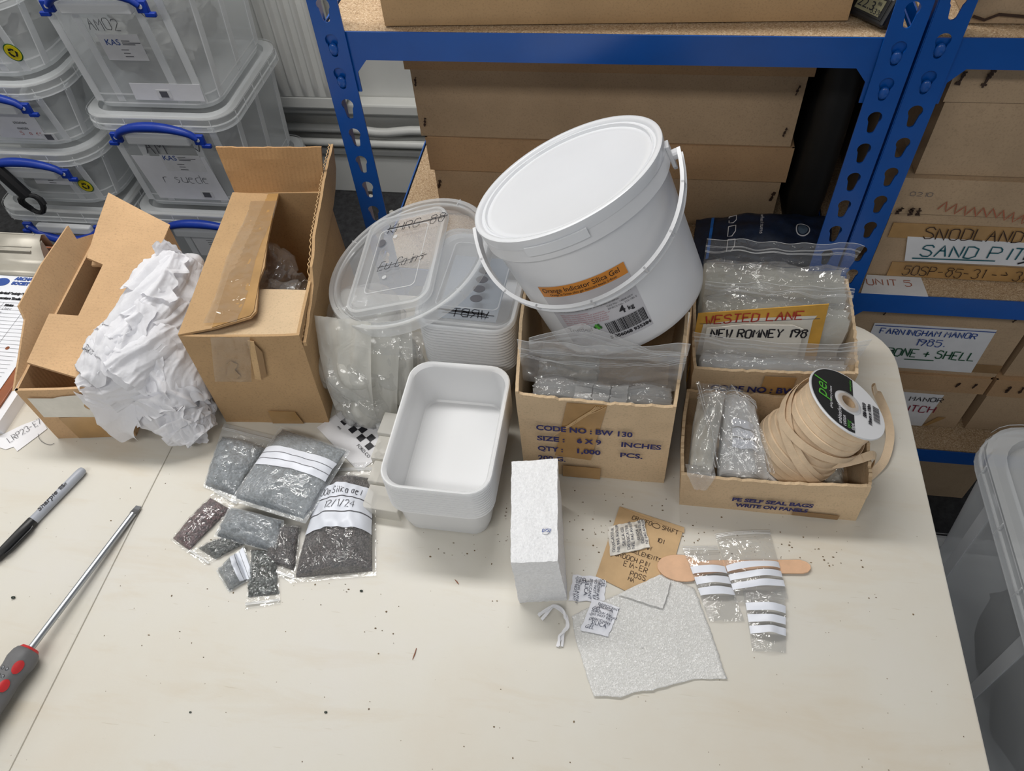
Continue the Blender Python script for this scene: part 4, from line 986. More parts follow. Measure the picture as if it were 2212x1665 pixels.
# tamper tab in the lid skirt
L = [[BP(d, r, R(a)) for a in [-17 + 36 * i / 16 for i in range(17)]] for d, r in ((.009, .1048), (.0092, .1062), (.0185, .1064), (.019, .1042))]
G().loft(L, False, False, closed=False).obj('tamper_tab', 'lid_pp', bk, solid=.0008)
for a in (-88, 97):
    g = G(); A = R(a)
    g.loft([[BP(d, .1035 + o, A + s * .075) for d, s in ((.012, -1), (.036, -.8), (.042, 0), (.036, .8), (.012, 1))] for o in (0, .004)], True, True)
    g.tube([BP(.026, .105, A), BP(.026, .1125, A)], .0055, 14)
    g.obj('handle_lug', 'white_pp', bk, bev=.0008)
def hpt(ph, k=0.0, w=0.0):
    o = R(4.5); e1 = B1 * math.cos(o) + B2 * math.sin(o); e2 = B2 * math.cos(o) - B1 * math.sin(o)
    s = math.sin(ph); m = (e1 * .1085 - BN * .064)
    p = BC - BN * .021 - e2 * math.cos(ph) * (.1135 + k) + m * (s ** .88) * (1 + k / .12)
    return p
HN = (B1 * .1085 - BN * .064).normalized()
e2o = B2 * math.cos(R(4.5)) - B1 * math.sin(R(4.5)); HW = HN.cross(e2o).normalized()     # across the band
if HW.dot(BN) < 0: HW = -HW
phs = [math.pi * i / 60 for i in range(61)]
def band(k, w0, w1): return [[hpt(p, k) + HW * w for p in phs] for w in (w0, w1)]
g = G()
hw = .0058
rings = []
for p in phs:
    a, b = hpt(p, 0), hpt(p, .0016)
    rings.append([a - HW * hw, b - HW * hw, hpt(p, .0038) - HW * hw, hpt(p, .0038) - HW * (hw - .0013), b - HW * (hw - .0013), b + HW * (hw - .0013), hpt(p, .0038) + HW * (hw - .0013), hpt(p, .0038) + HW * hw, b + HW * hw, a + HW * hw])
g.loft(rings, True, True)
for k in (5, 13, 20, 30, 40, 47, 55):
    p = phs[k]; q = p + .02
    g.loft([[hpt(x, .0010) - HW * hw, hpt(x, .0036) - HW * hw, hpt(x, .0036) + HW * hw, hpt(x, .0010) + HW * hw] for x in (p, q)], True, True)
g.obj('handle', 'white_pp', bk)
# printed label
lm = lambda d0, eps=0.0009: (lambda u, v, h=0.0: BP(d0 - v, rad(d0 - v) + eps + h, u / .0965))
def patch(u0, u1, d0, d1, mat, name, eps=.0005, nu=24):
    F = lm(0, eps); return G().grid(lambda u, v: F(u0 + (u1 - u0) * u, -(d0 + (d1 - d0) * v)), nu, 4).obj(name, mat, bk, smooth=True)
patch(-.0490, .0495, .066, .152, 'pale_label', 'clear_label', .0003)
patch(-.0480, .0485, .0655, .0795, 'orange', 'orange_label', .0006)
printed([('Orange Indicator Silica Gel', -.0445, -.0735, .0086, .086), ('Orange to Green silica gel desiccant beads 2-4mm', -.0375, -.0780, .0042, .074)], lm(0), 'ink_black', bk)
printed([('Can be reactivated by gently heating at 90-100oC for approximately 2', -.041, -.0985, .0030, .085), ('hours or in a microwave for approx. 20-30 minutes on defrost', -.041, -.1022, .0030, .070)], lm(0), 'ink_black', bk)
printed([('CAS No.: 14808-60-7', .014, -.1065, .0030, .029), ('EINECS No.: 215-185-5', .014, -.1102, .0030, .032), ('Trustleaf', -.0425, -.1320, .0085, .031)], lm(0), 'ink_grey', bk)
printed([('4', .0235, -.1205, .0135), ('kg', .0325, -.1200, .0075), ('5 056068 935384', .0015, -.1480, .0058, .047)], lm(0), 'ink_black', bk, weight=.006)
F = lm(0, .0010)
printed([('Safety and first aid information:', -.041, -.1075, .0027), ('Inhalation : No known hazards or instructions.', -.0405, -.1103, .0027), ('Skin : May cause irritation. Remove person to fresh air', -.0405, -.1131, .0025), ('Eyes : May cause discomfort. Rinse plenty of water', -.0405, -.1159, .0025), ('Ingestion : Rinse with water. Seek advice if affected', -.0405, -.1187, .0025), ('If you feel unwell, wash with water for 10 minutes', -.0405, -.1215, .0025)], F, plain('pink_print', srgb(190, 120, 128), .6), bk, name='printed_text')
g = G(); rn = random.Random(5); x = .0035
while x < .0465:
    w = rn.choice((.0005, .0005, .0008, .0012)); g.grid(lambda u, v: F(x + w * u, -.1420 + .0165 * v), 1, 2); x += w + rn.choice((.0005, .0006, .0010))
g.obj('barcode', 'ink_black', bk)
for k, (x, y, s) in enumerate(((-.0085, -.128, .0022), (-.0062, -.1262, .0026), (-.0035, -.1258, .0024), (-.0050, -.1292, .0026), (-.0022, -.1290, .0022))):
    G().poly([F(x + s * math.cos(a) * .62, y + s * math.sin(a)) for a in [i * .5236 for i in range(12)]], .0001).obj('printed_leaf', 'green_ink' if k % 2 else 'green_dark', bk)

# ------------------------------------------------------------------ round clear lid and the small lid lying in it
LN = V((-0.2879, -0.0610, 0.9557)).normalized(); LX = V((0.9577, -0.0183, 0.2873)).normalized(); LY = LN.cross(LX); LC = V((-0.2618, 0.6765, 0.1563))
LP = lambda a, b, h=0.0: LC + LX * a + LY * b + LN * h
def disc(prof, n=72): return G().loft([[LP(r * math.cos(2 * math.pi * k / n), r * math.sin(2 * math.pi * k / n), h) for k in range(n)] for r, h in prof], False, False)
t = thing('round_lid', 'large round clear plastic lid leaning on the tubs, a smaller lid inside', 'lid', LP(0, 0, -.008))
disc([(.0965, -.006), (.0005, -.006)]).obj('disc', 'clear_lid', t, smooth=True)
disc([(.0965, -.006), (.0975, .0), (.0995, .0015), (.1000, -.001), (.1030, -.001), (.1035, .0020), (.1085, .0020), (.1100, .0), (.1100, -.011), (.1085, -.012)]).obj('rim', 'clear_rim', t, smooth=True, ang=45)
g = G()
for a in (-38, 60, 150): 
    A = R(a); g.loft([[LP(r * math.cos(A + d), r * math.sin(A + d), h) for r, h in ((.1005, .0012), (.1095, .0026), (.1103, -.011), (.1085, -.011))] for d in (-.006, .006)], True, True)
g.obj('rim_tab', 'clear_rim', t)
def tub_lid(parent, M4, w, d, mat='clear_lid', rmat='clear_rim', n=7, nm='lid_panel'):
    """clip-on lid of a rectangular takeaway tub, in the frame M4"""
    rr = lambda ww, dd, r, z: [M4(p.x, p.y, p.z) for p in rrect(ww, dd, r, z, n=n)]
    pl = G().loft([rr(w - .016, d - .016, .015, .0015), rr(w - .048, d - .060, .006, .0015), rr(w - .052, d - .064, .005, -.0012), rr(w - .058, d - .070, .004, -.0012)], False, True).obj(nm, mat, parent, smooth=True, ang=30)
    if nm == 'lid': parent = pl
    G().loft([rr(w - .004, d - .004, .021, -.0065), rr(w, d, .022, -.0062), rr(w, d, .022, -.001), rr(w - .002, d - .002, .021, .0015), rr(w - .009, d - .009, .018, .0018), rr(w - .012, d - .012, .017, -.001), rr(w - .016, d - .016, .015, .0015)], False, False).obj('lid_rim', rmat, parent, smooth=True, ang=40)
    G().loft([rr(w - .044, d - .056, .007, .0024), rr(w - .0465, d - .0585, .007, .0024)], False, False).obj('raised_line', rmat, parent)
    return pl
t = thing('small_lid', 'rectangular clear tub lid with crossed out ink writing, lying in the round lid', 'lid', LP(-.013, .004, 0))
SM = lambda a, b, h=0.0: LP(-.0130 + a * .999 - b * .035, .004 + b * .999 + a * .035, .0035 + h)
tub_lid(t, SM, .114, .166)
penned([('KHRG-88', -.0245, .0490, .0155)], lambda a, b: SM(a, b, .0022), 'ink_black', t, .0010, wide=.56, slant=.12, seed=21, strike=(.45, .55))
penned([('Eu Coins', -.0235, -.0195, .0150)], lambda a, b: SM(a, b + .10 * (a + .02), .0024), 'ink_black', t, .0010, wide=.44, slant=.2, seed=22, strike=(.4,))
G().poly([SM(-.031 + .0065 * math.cos(a * .3142), .034 + .0065 * math.sin(a * .3142), .0012) for a in range(20)], .0003).obj('moulded_badge', 'ink_grey', t)
for x, y in ((-.012, .041), (-.012, -.030)): G().poly([SM(x + .003 * math.cos(a * .5236), y + .003 * math.sin(a * .5236), .0012) for a in range(12)], .0003).obj('moulded_dot', 'clear_rim', t)

# ------------------------------------------------------------------ nested takeaway tubs
def tub_mesh(h, w, d, t0=0.022):
    """one thin tub: flat base with a foot, tapered walls, rolled rim; z = 0 at its base"""
    k = .80
    out = [rrect(w * k - .01, d * .86 - .01, .014, 0), rrect(w * k, d * .86, .017, .0015), rrect(w * k + .003, d * .86 + .003, .018, .014), rrect(w * k + .007, d * .86 + .006, .019, .0155)]
    for i in range(1, 5):
        q = i / 4; out.append(rrect((w * k + .007) + (w - .010 - w * k - .007) * q, (d * .86 + .006) + (d - .010 - d * .86 - .006) * q, .019 + .003 * q, .0155 + (h - .020) * q))
    out += [rrect(w - .009, d - .009, t0, h - .004), rrect(w - .001, d - .001, t0 + .003, h - .0026), rrect(w, d, t0 + .003, h - .0018), rrect(w - .001, d - .001, t0 + .003, h - .0002), rrect(w - .004, d - .004, t0 + .001, h + .0002)]
    inn = [rrect(w - .0075, d - .0075, t0 - .001, h - .001)]
    for i in range(4, 0, -1):
        q = i / 4; inn.append(rrect((w * k + .0055) + (w - .0115 - w * k - .0055) * q, (d * .86 + .0045) + (d - .0115 - d * .86 - .0045) * q, .018 + .003 * q, .016 + (h - .020) * q))
    inn += [rrect(w * k + .0015, d * .86 + .0015, .017, .0145), rrect(w * k - .0015, d * .86 - .0015, .016, .003), rrect(w * k - .006, d * .86 - .006, .014, .0012)]
    g = G().loft(out + inn, True, True)
    return g
def tub_stack(cx, cy, rot, n, h, pitch, z0, w, d, first, rest, grp, taper=0.0):
    proto = None; obs = []
    for i in range(n):
        if proto is None:
            o = tub_mesh(h, w, d).obj('tub', 'tub', None, smooth=True, ang=30, origin=(0, 0, 0)); proto = o
        else:
            o = proto.copy(); COL.objects.link(o)
        o.location = (cx + taper * i, cy, z0 + i * pitch); o.rotation_euler = (0, 0, R(rot)); obs.append(o)
        tag(o, rest, 'tub', grp)
    for k in ('group',):
        if k in obs[-1]: del obs[-1][k]
    obs[-1]['label'] = first
    return obs
tub_stack(-0.1770, 0.4715, -0.6, 12, 0.060, 0.0045, 0.0004, 0.1195, 0.1735, 'topmost empty white tub of the front stack, beside the foam block', 'white tub nested under the top tub of the front stack', 'nested tubs of the front stack')
rear = tub_stack(-0.1765, 0.6720, -2.6, 16, 0.064, 0.0048, 0.0004, 0.1185, 0.1680, 'top tub of the rear stack, closed by a clear lid with scribbled out ink', 'white tub nested in the rear stack below the lidded tub', 'nested tubs of the rear stack')
zt = 0.0004 + 15 * .0048 + .064
cs, sn = math.cos(R(-2.6)), math.sin(R(-2.6))
RM = lambda a, b, h=0.0: V((-0.1765 + cs * a - sn * b, 0.672 + sn * a + cs * b, zt + .0052 + h))
t = tub_lid(rear[-1], RM, .1215, .171, nm='lid')
penned([('WRBT', -.029, -.0725, .0130)], lambda a, b: RM(-a, b, .0022), 'ink_black', t, .0013, wide=.66, seed=24, jit=.1, extra=[[(-.036, -.066), (.024, -.064)], [(-.024, -.063), (.032, -.062)], [(-.03, -.069), (.026, -.067)], [(.034, -.0625), (-.028, -.0645)]])
g = G()
for y in (-.005, .006, .017, .028): g.poly([RM(.008 + .0075 * math.cos(a * .3142), -.015 - y * 1.5 + .006 * math.sin(a * .3142) + .02, -.0008) for a in range(20)], .0003)
g.obj('moulded_ovals', 'pack_grey_disc' if 'pack_grey_disc' in M else 'ink_grey', t)
# things stored in the top tub: bluish card
G_ = G().panel((-0.215, 0.610, zt - .006), (-0.143, 0.607, zt - .006), (-0.138, 0.715, zt - .004), (-0.212, 0.718, zt - .004), .0008)
top_obj(G_, 'blue_grey_card', plain('blue_grey_card', srgb(130, 140, 152), .6), 'blue grey card lying inside the lidded rear tub', 'card')

# ------------------------------------------------------------------ acrylic blocks beside the front tubs
for i, (x0, x1, y0, y1, z, lab) in enumerate(((-0.2760, -0.2325, 0.4045, 0.4360, 0.022, 'clear acrylic block nearest the viewer, beside the front tub stack'), (-0.2770, -0.2345, 0.4370, 0.4660, 0.027, 'clear acrylic block second from the viewer beside the front tub stack'),
        (-0.2800, -0.2370, 0.4670, 0.5000, 0.030, 'clear acrylic block third from the viewer beside the front tub stack'), (-0.2800, -0.2390, 0.5010, 0.5330, 0.034, 'clear acrylic block farthest from the viewer beside the front tub stack'))):
    top_obj(G().box(((x0 + x1) / 2, (y0 + y1) / 2, z / 2), (x1 - x0, y1 - y0, z), R(-4)), 'acrylic_block', 'acrylic', lab, 'block', 'acrylic blocks beside the front tubs', bev=.0012)

# ------------------------------------------------------------------ spool of cotton tape
SN = V((0.442, 0.12, 0.889)).normalized(); SX = V((0.1513, 0.9668, -0.2057)); SX = (SX - SN * SX.dot(SN)).normalized(); SY = SN.cross(SX); SCn = V((0.2454, 0.5285, 0.1251))
SP = lambda a, b, h=0.0: SCn + SX * a + SY * b + SN * h
def sring(r, h, n=64): return [SP(r * math.cos(2 * math.pi * k / n), r * math.sin(2 * math.pi * k / n), h) for k in range(n)]
t = thing('tape_spool', 'big spool of cream cotton tying tape with black and white round label', 'spool', SP(0, 0, -.108))
G().loft([sring(r, h) for r, h in ((.0090, .0), (.0468, .0), (.0472, -.0006), (.0472, -.0018), (.0465, -.0022), (.0090, -.0022))], False, False).obj('flange', 'white_pp', t, smooth=True)
G().loft([sring(r, h) for r, h in ((.0108, -.105), (.0468, -.105), (.0472, -.1065), (.0465, -.108), (.0108, -.108))], False, False).obj('flange', 'white_pp', t, smooth=True)
G().loft([sring(r, h) for r, h in ((.0088, .0010), (.0125, .0014), (.0125, -.10), (.0088, -.10), (.0088, .0010))], False, False).obj('core_tube', 'archive', t, smooth=True)
prof = []; rn = random.Random(4)
for i in range(12):
    h0 = -.0035 - i * .0084; r0 = .0425 + .0028 * math.sin(i * .9) * (i > 2) + (.0012 if i > 5 else 0)
    prof += [(r0 - .0006, h0), (r0 + .0004, h0 - .0006), (r0 + .0004, h0 - .0078), (r0 - .0006, h0 - .0083)]
G().loft([sring(r, h) for r, h in prof], False, False).obj('wound_tape', 'tape_cotton', t, smooth=True, ang=50)
def spiral(a0, a1, h0, h1, r, w, n=60, name='loose_turn', tail=()):
    pts, nr = [], []
    for i in range(n + 1):
        k = i / n; a = R(a0 + (a1 - a0) * k); d = SX * math.cos(a) + SY * math.sin(a)
        pts.append(SCn + d * (r + .0012 * math.sin(k * 9)) + SN * (h0 + (h1 - h0) * k)); nr.append(d)
    for p, q in tail: pts.append(V(p)); nr.append(V(q))
    return G().strip(pts, w, nr, .0005).obj(name, 'tape_cotton', t)
spiral(20, 215, -.012, -.075, .0462, .0095)
spiral(95, 300, -.050, -.034, .0472, .0095)
spiral(60, 240, -.030, -.090, .0482, .0095)
# tail: leaves the reel, hangs over the box rim to the table and loops back
def smoothpath(ctrl, n=10):
    out = []
    for i in range(len(ctrl) - 1):
        p0 = V(ctrl[max(i - 1, 0)]); p1 = V(ctrl[i]); p2 = V(ctrl[i + 1]); p3 = V(ctrl[min(i + 2, len(ctrl) - 1)])
        for k in range(n):
            s = k / n; out.append(0.5 * ((2 * p1) + (p2 - p0) * s + (2 * p0 - 5 * p1 + 4 * p2 - p3) * s * s + (3 * p1 - p0 - 3 * p2 + p3) * s ** 3))
    out.append(V(ctrl[-1])); return out
pth = smoothpath([(0.222, 0.492, 0.060), (0.245, 0.490, 0.066), (0.268, 0.495, 0.072), (0.2815, 0.500, 0.074), (0.2865, 0.500, 0.066), (0.288, 0.503, 0.040), (0.289, 0.506, 0.012), (0.294, 0.512, 0.004)])
nr = [V((0, -.6, .8))] * 22 + [V((0, -.3, 1))] * 8 + [V((.7, -.2, .7))] * 8 + [V((1, -.3, .1))] * 60
G().strip(pth, .0095, nr[:len(pth)], .0005).obj('tape_tail', 'tape_cotton', t)
pth = smoothpath([(0.294, 0.512, 0.004), (0.309, 0.527, 0.004), (0.322, 0.545, 0.006), (0.331, 0.575, 0.010), (0.3275, 0.600, 0.020), (0.314, 0.612, 0.040), (0.302, 0.603, 0.064), (0.296, 0.588, 0.082), (0.287, 0.572, 0.095)])
nr = []
for i in range(len(pth)):
    k = i / len(pth); nr.append(V((.25 - .9 * k, -.25 - .3 * k, 1 - .75 * k)))
G().strip(pth, .0098, nr, .0005).obj('tape_tail', 'tape_cotton', t)
# printed label on the flange: black part and lettering
arc = [SP(.0455 * math.cos(a), .0455 * math.sin(a), .0003) for a in [math.acos(max(-1, min(1, 0))) * 0 for _ in range(0)]]
bl = -.0072; n = 48; th0 = math.asin(bl / .0455); a0, a1 = th0, math.pi - th0
outer = [SP(.0455 * math.cos(a0 + (a1 - a0) * i / n), .0455 * math.sin(a0 + (a1 - a0) * i / n), .0004) for i in range(n + 1)]
g = G(); hole = .0163
# split in strips so the hub hole stays open
N = 60
for i in range(N):
    x0 = -.0455 + .091 * i / N; x1 = -.0455 + .091 * (i + 1) / N
    def span(x):
        yo = math.sqrt(max(0, .0455 ** 2 - x * x)); yi = math.sqrt(max(0, hole ** 2 - x * x)) if abs(x) < hole else None
        return yo, yi
    (o0, i0), (o1, i1) = span(x0), span(x1)
    if i0 is None or i1 is None:
        g.add([SP(x0, max(bl, -o0), .0004), SP(x1, max(bl, -o1), .0004), SP(x1, max(o1, max(bl, -o1)), .0004), SP(x0, max(o0, max(bl, -o0)), .0004)], [(0, 1, 2, 3)])
    else:
        g.add([SP(x0, i0, .0004), SP(x1, i1, .0004), SP(x1, o1, .0004), SP(x0, o0, .0004)], [(0, 1, 2, 3)])
        if -i0 > bl and -i1 > bl: g.add([SP(x0, bl, .0004), SP(x1, bl, .0004), SP(x1, -i1, .0004), SP(x0, -i0, .0004)], [(0, 1, 2, 3)])
g.obj('black_label', 'spool_black', t)
G().loft([sring(r, h) for r, h in ((.0088, .0002), (.0088, .0022), (.0105, .0026), (.0150, .0018), (.0165, .0004))], False, False).obj('hub_ring', 'clear_rim', t, smooth=True)
SF = lambda a, b, h=0.0: SP(a, b, .0009 + h)
printed([('pel', -.0150, .0268, .0225, .030)], SF, 'green_ink', t, shear=.15)
printed([('giving history a future', -.0255, .0205, .0044, .036), ('unbleached', -.0420, .0092, .0070, .0290), ('cotton', -.0420, .0038, .0070, .0165), ('tape', -.0415, -.0062, .0070, .0110)], SF, 'paper', t)
printed([('tying', -.0420, -.0012, .0070, .0125), ('www.pel.eu', .0215, -.0048, .0044, .0190)], SF, 'green_ink', t)
printed([('586-0010', -.0085, -.0225, .0058, .0235), ('10mm x 100m', -.0165, -.0290, .0058, .035)], SF, 'ink_black', t, weight=.01)
g = G(); x = -.006; rn = random.Random(8)
while x < .0195:
    w = rn.choice((.0004, .0004, .0008, .0010)); g.add([SF(x, -.0400), SF(x + w, -.0400), SF(x + w, -.0318), SF(x, -.0318)], [(0, 1, 2, 3)]); x += w + rn.choice((.0004, .0007))
g.obj('barcode', 'ink_black', t)
# ------------------------------------------------------------------ bags of silica beads
def silica_bag(label, a, b, c, d, h, fill, v0=0.03, v1=0.96, zip_ext=0.0, panel=None, film_mat='bag', seed=1, bumps=0.0012, crumple=0.0012, writing=None, beads=0, group='bags of silica gel'):
    """a-b is the closed end, d-c the zip end; the beads bulge by h above the corners"""
    a, b, c, d = V(a), V(b), V(c), V(d)
    base = (a + b + c + d) / 4; base.z = min(a.z, b.z, c.z, d.z)
    t = thing('silica_bag', label, 'bag', base, group)
    def flat(u, v): return a.lerp(b, u).lerp(d.lerp(c, u), v)
    def hump(u, v):
        q = (v - v0) / (v1 - v0)
        if not (0 < u < 1 and 0 < q < 1): return 0.0
        return (math.sin(math.pi * u) ** .42) * (math.sin(math.pi * q) ** .36) * (1 + .22 * noise.noise(V((u * 3.1, v * 3.7, seed))) + .10 * noise.noise(V((u * 8, v * 9, seed + 5))))
    def top(u, v, e=0.0):
        p = flat(u, v); s = hump(u, v)
        w = 0.008 * (noise.noise(V((u * 2.2, v * 6 + seed, 3))) * .18) * (4 * u * (1 - u))
        x = (b - a).normalized() * (0.0025 * noise.noise(V((v * 7, seed, 1))) * (1 - s))
        return p + x + V((0, 0, h * s + w * (1 - min(1, s)) + e))
    g = G()
    nf, mf = 56, 64; rn = random.Random(seed)
    def ft(u, v):
        vv = v0 + (v1 - v0) * v; uu = .025 + .95 * u; p = top(uu, vv)
        k = noise.noise(p * 210) + .7 * noise.noise(p * 420)
        return p + V((0, 0, -.0012 + bumps * k))
    g.grid(ft, nf, mf)
    g.grid(lambda u, v: flat(.025 + .95 * (1 - u), v0 + (v1 - v0) * v) + V((0, 0, .0006)), nf, mf)
    g.obj('silica_beads', fill, t, smooth=True, ang=0)
    # film: crumpled skin over the beads, flat flange round it
    ve = 1 + zip_ext
    def fl(u, v):
        vv = -.02 + (ve + .02) * v; uu = -.03 + 1.06 * u
        p = top(max(0, min(1, uu)), vv) if 0 <= vv else flat(uu, vv)
        if not 0 <= uu <= 1: p = flat(uu, vv)
        s = facet(p, 70, seed) * crumple * 28 + facet(p, 170, seed + 3) * crumple * 26
        return p + V((0, 0, .0010 + abs(s) * .6))
    G().grid(fl, 70, 84).obj('film', film_mat, t, smooth=True, ang=24)
    if panel:
        w0, w1, w2, w3 = panel    # v at left-bottom, left-top, right-bottom, right-top
        pf = lambda u, k, e: top(.012 + .976 * u, (w0 + (w2 - w0) * u) * (1 - k) + (w1 + (w3 - w1) * u) * k, .0019 + e)
        pn = G().grid(lambda u, v: pf(u, v, 0), 40, 18).obj('write_on_panel', 'panel', t, smooth=True)
        g = G()
        for k in (1 / 3, 2 / 3): g.grid(lambda u, v: pf(u, k - .012 + .024 * v, .0004), 40, 1)
        g.obj('ruled_lines', 'ink_grey', t, smooth=True)
        if writing:
            for txt, u0, k0, hh, ww in writing:
                L = (b - a).length; Hh = ((d - a).length) * abs(w1 - w0)
                penned([(txt, 0, 0, hh)], lambda x, y: pf(u0 + x / L, k0 + y / Hh, .0008), 'ink_black', t, .0008, wide=ww, slant=.08, seed=3)
    if zip_ext:
        g = G()
        for k in (1 + zip_ext * .45, 1 + zip_ext * .60): g.tube([fl(u / 20, (k + .02) / (ve + .02)) + V((0, 0, .0006)) for u in range(21)], .0005, 6)
        g.grid(lambda u, v: fl(u, (1 + zip_ext * (.42 + .22 * v) + .02) / (ve + .02)) + V((0, 0, .0004)), 20, 2)
        g.obj('zip_strip', 'bag_zip', t, smooth=True)
    if beads:
        for nm, mt, k in (('loose_beads', 'bead_dark', 0), ('loose_beads', 'bead_pale', 1)):
            g = G()
            for i in range(beads):
                u, v = rn.uniform(.06, .94), rn.uniform(v0 + .03, v1 - .03); p = top(u, v); g.ball(p + V((0, 0, -.0006)), rn.uniform(.0011, .0016), 8, 6)
            o = g.obj(nm, mt, t, smooth=True, ang=0); o['kind'] = 'stuff'
    return t, top

silica_bag('bag of grey silica beads at the back left of the pile', (-.486, .424, .001), (-.441, .413, .001), (-.424, .487, .004), (-.492, .499, .004), .018, 'sil_grey', zip_ext=.22, film_mat='bag_dusty', seed=1, crumple=.002)
silica_bag('flat bag of dark red silica beads at the left edge of the bead bag pile', (-.497, .351, .001), (-.470, .338, .001), (-.440, .399, .001), (-.472, .412, .001), .011, 'sil_red', zip_ext=.20, seed=2)
silica_bag('small bag of dark beads with its white zip end pointing left', (-.428, .364, .002), (-.406, .355, .002), (-.437, .330, .001), (-.464, .342, .001), .010, 'sil_green', v1=.90, zip_ext=.22, seed=3)
silica_bag('bag of grey silica beads lying in the middle of the pile', (-.441, .357, .008), (-.360, .345, .007), (-.368, .384, .012), (-.436, .394, .012), .018, 'sil_grey', film_mat='bag_dusty', seed=4, crumple=.002)
silica_bag('small bag of dark beads just left of the 200g bag', (-.349, .382, .004), (-.377, .381, .006), (-.379, .336, .002), (-.338, .327, .001), .013, 'sil_dark', zip_ext=.22, v1=.95, seed=5)
silica_bag('small crumpled bag of beads with a folded white panel, front of the pile', (-.427, .319, .001), (-.404, .297, .001), (-.381, .318, .002), (-.405, .350, .004), .013, 'sil_green', v1=.70, panel=(.52, .96, .48, .94), film_mat='bag_dusty', seed=6, crumple=.003)
silica_bag('small bag showing single green and grey beads, nearest the viewer in the pile', (-.397, .350, .002), (-.367, .350, .003), (-.347, .300, .0006), (-.381, .292, .0006), .008, 'sil_green', zip_ext=.22, v1=.98, seed=7, beads=70) if False else \
silica_bag('small bag showing single green and grey beads, nearest the viewer in the pile', (-.367, .350, .003), (-.397, .350, .002), (-.381, .292, .0006), (-.347, .300, .0006), .008, 'sil_green', zip_ext=.22, v1=.98, seed=7, beads=70)
silica_bag('large bag of dark silica beads, panel inked 200g silica gel, beside the acrylic blocks', (-.3365, .3175, .0006), (-.2480, .3360, .0006), (-.2800, .4600, .0006), (-.3390, .4520, .0006), .032, 'sil_dark', zip_ext=.16, v1=.98, panel=(.36, .83, .34, .80), seed=8,
    writing=(('200g Silica gel', .06, .76, .0085, .50), ('12/1/24', .28, .42, .0095, .58)))
silica_bag('largest bag of grey silica beads with a blank ruled panel, on top of the pile', (-.4345, .4020, .016), (-.3375, .3800, .022), (-.3150, .4830, .018), (-.4130, .5125, .012), .019, 'sil_grey', v1=.98, panel=(.42, .67, .50, .76), film_mat='bag_dusty', seed=9, crumple=.002)

# ------------------------------------------------------------------ empty clear zip bags with write-on panels
def zip_bag(label, a, b, c, d, h, p0, p1, seed, mound=None, zip_at=.93):
    a, b, c, d = V(a), V(b), V(c), V(d); base = (a + b + c + d) / 4; base.z = min(a.z, b.z, c.z, d.z)
    t = thing('zip_bag', label, 'bag', base, 'clear zip bags beside the spoon')
    def S(u, v, e=0.0):
        p = a.lerp(b, u).lerp(d.lerp(c, u), v); s = max(0, math.sin(math.pi * max(0, min(1, u)))) ** .6 * max(0, math.sin(math.pi * max(0, min(1, v)))) ** .5
        w = .5 + .5 * noise.noise(V((u * 2.3, v * 3.5, seed)))
        m = h * s * (.35 + w)
        if mound: m += mound[3] * math.exp(-((u - mound[0]) ** 2 + (v - mound[1]) ** 2) / mound[2] ** 2)
        return p + V((0, 0, m + e))
    def F(u, v): 
        p = S(u, v); return p + V((0, 0, .0008 + abs(facet(p, 60, seed)) * .06 + abs(facet(p, 150, seed)) * .05))
    G().grid(F, 44, 56).obj('film', 'bag', t, smooth=True, ang=24)
    G().grid(lambda u, v: S(1 - u, v) * 1.0 - V((0, 0, S(1 - u, v).z - a.lerp(b, 1 - u).lerp(d.lerp(c, 1 - u), v).z - .0005)), 12, 14).obj('back_film', 'bag', t, smooth=True)
    gap = (p1 - p0) * .055
    for k in range(3):
        v0 = p0 + (p1 - p0) * k / 3 + gap; v1 = p0 + (p1 - p0) * (k + 1) / 3 - gap
        G().grid(lambda u, v: S(.01 + .98 * u, v0 + (v1 - v0) * v, .0022), 24, 5).obj('write_on_panel', 'panel', t, smooth=True)
    if zip_at:
        g = G()
        for k in (0, .022, .05): g.tube([F(u / 24, zip_at + k) + V((0, 0, .0005)) for u in range(25)], .0005, 6)
        g.obj('zip_strip', 'bag_zip', t, smooth=True)
    return t
zip_bag('clear zip bag with white panels, its rounded bulging end nearest the viewer', (.158, .298, .0008), (.191, .300, .0008), (.1955, .372, .003), (.150, .371, .003), .007, .20, .70, 11, (.5, .10, .22, .006), None)
zip_bag('clear zip bag with white panels lying across the spoon handle, zip end at the back', (.143, .346, .004), (.1975, .357, .003), (.184, .438, .001), (.124, .427, .001), .011, .14, .52, 12)
zip_bag('narrow clear zip bag with white panels lying over the spoon bowl', (.116, .324, .0008), (.152, .328, .001), (.126, .409, .004), (.088, .404, .004), .006, .30, .74, 13, (.3, .03, .1, .004), .955)

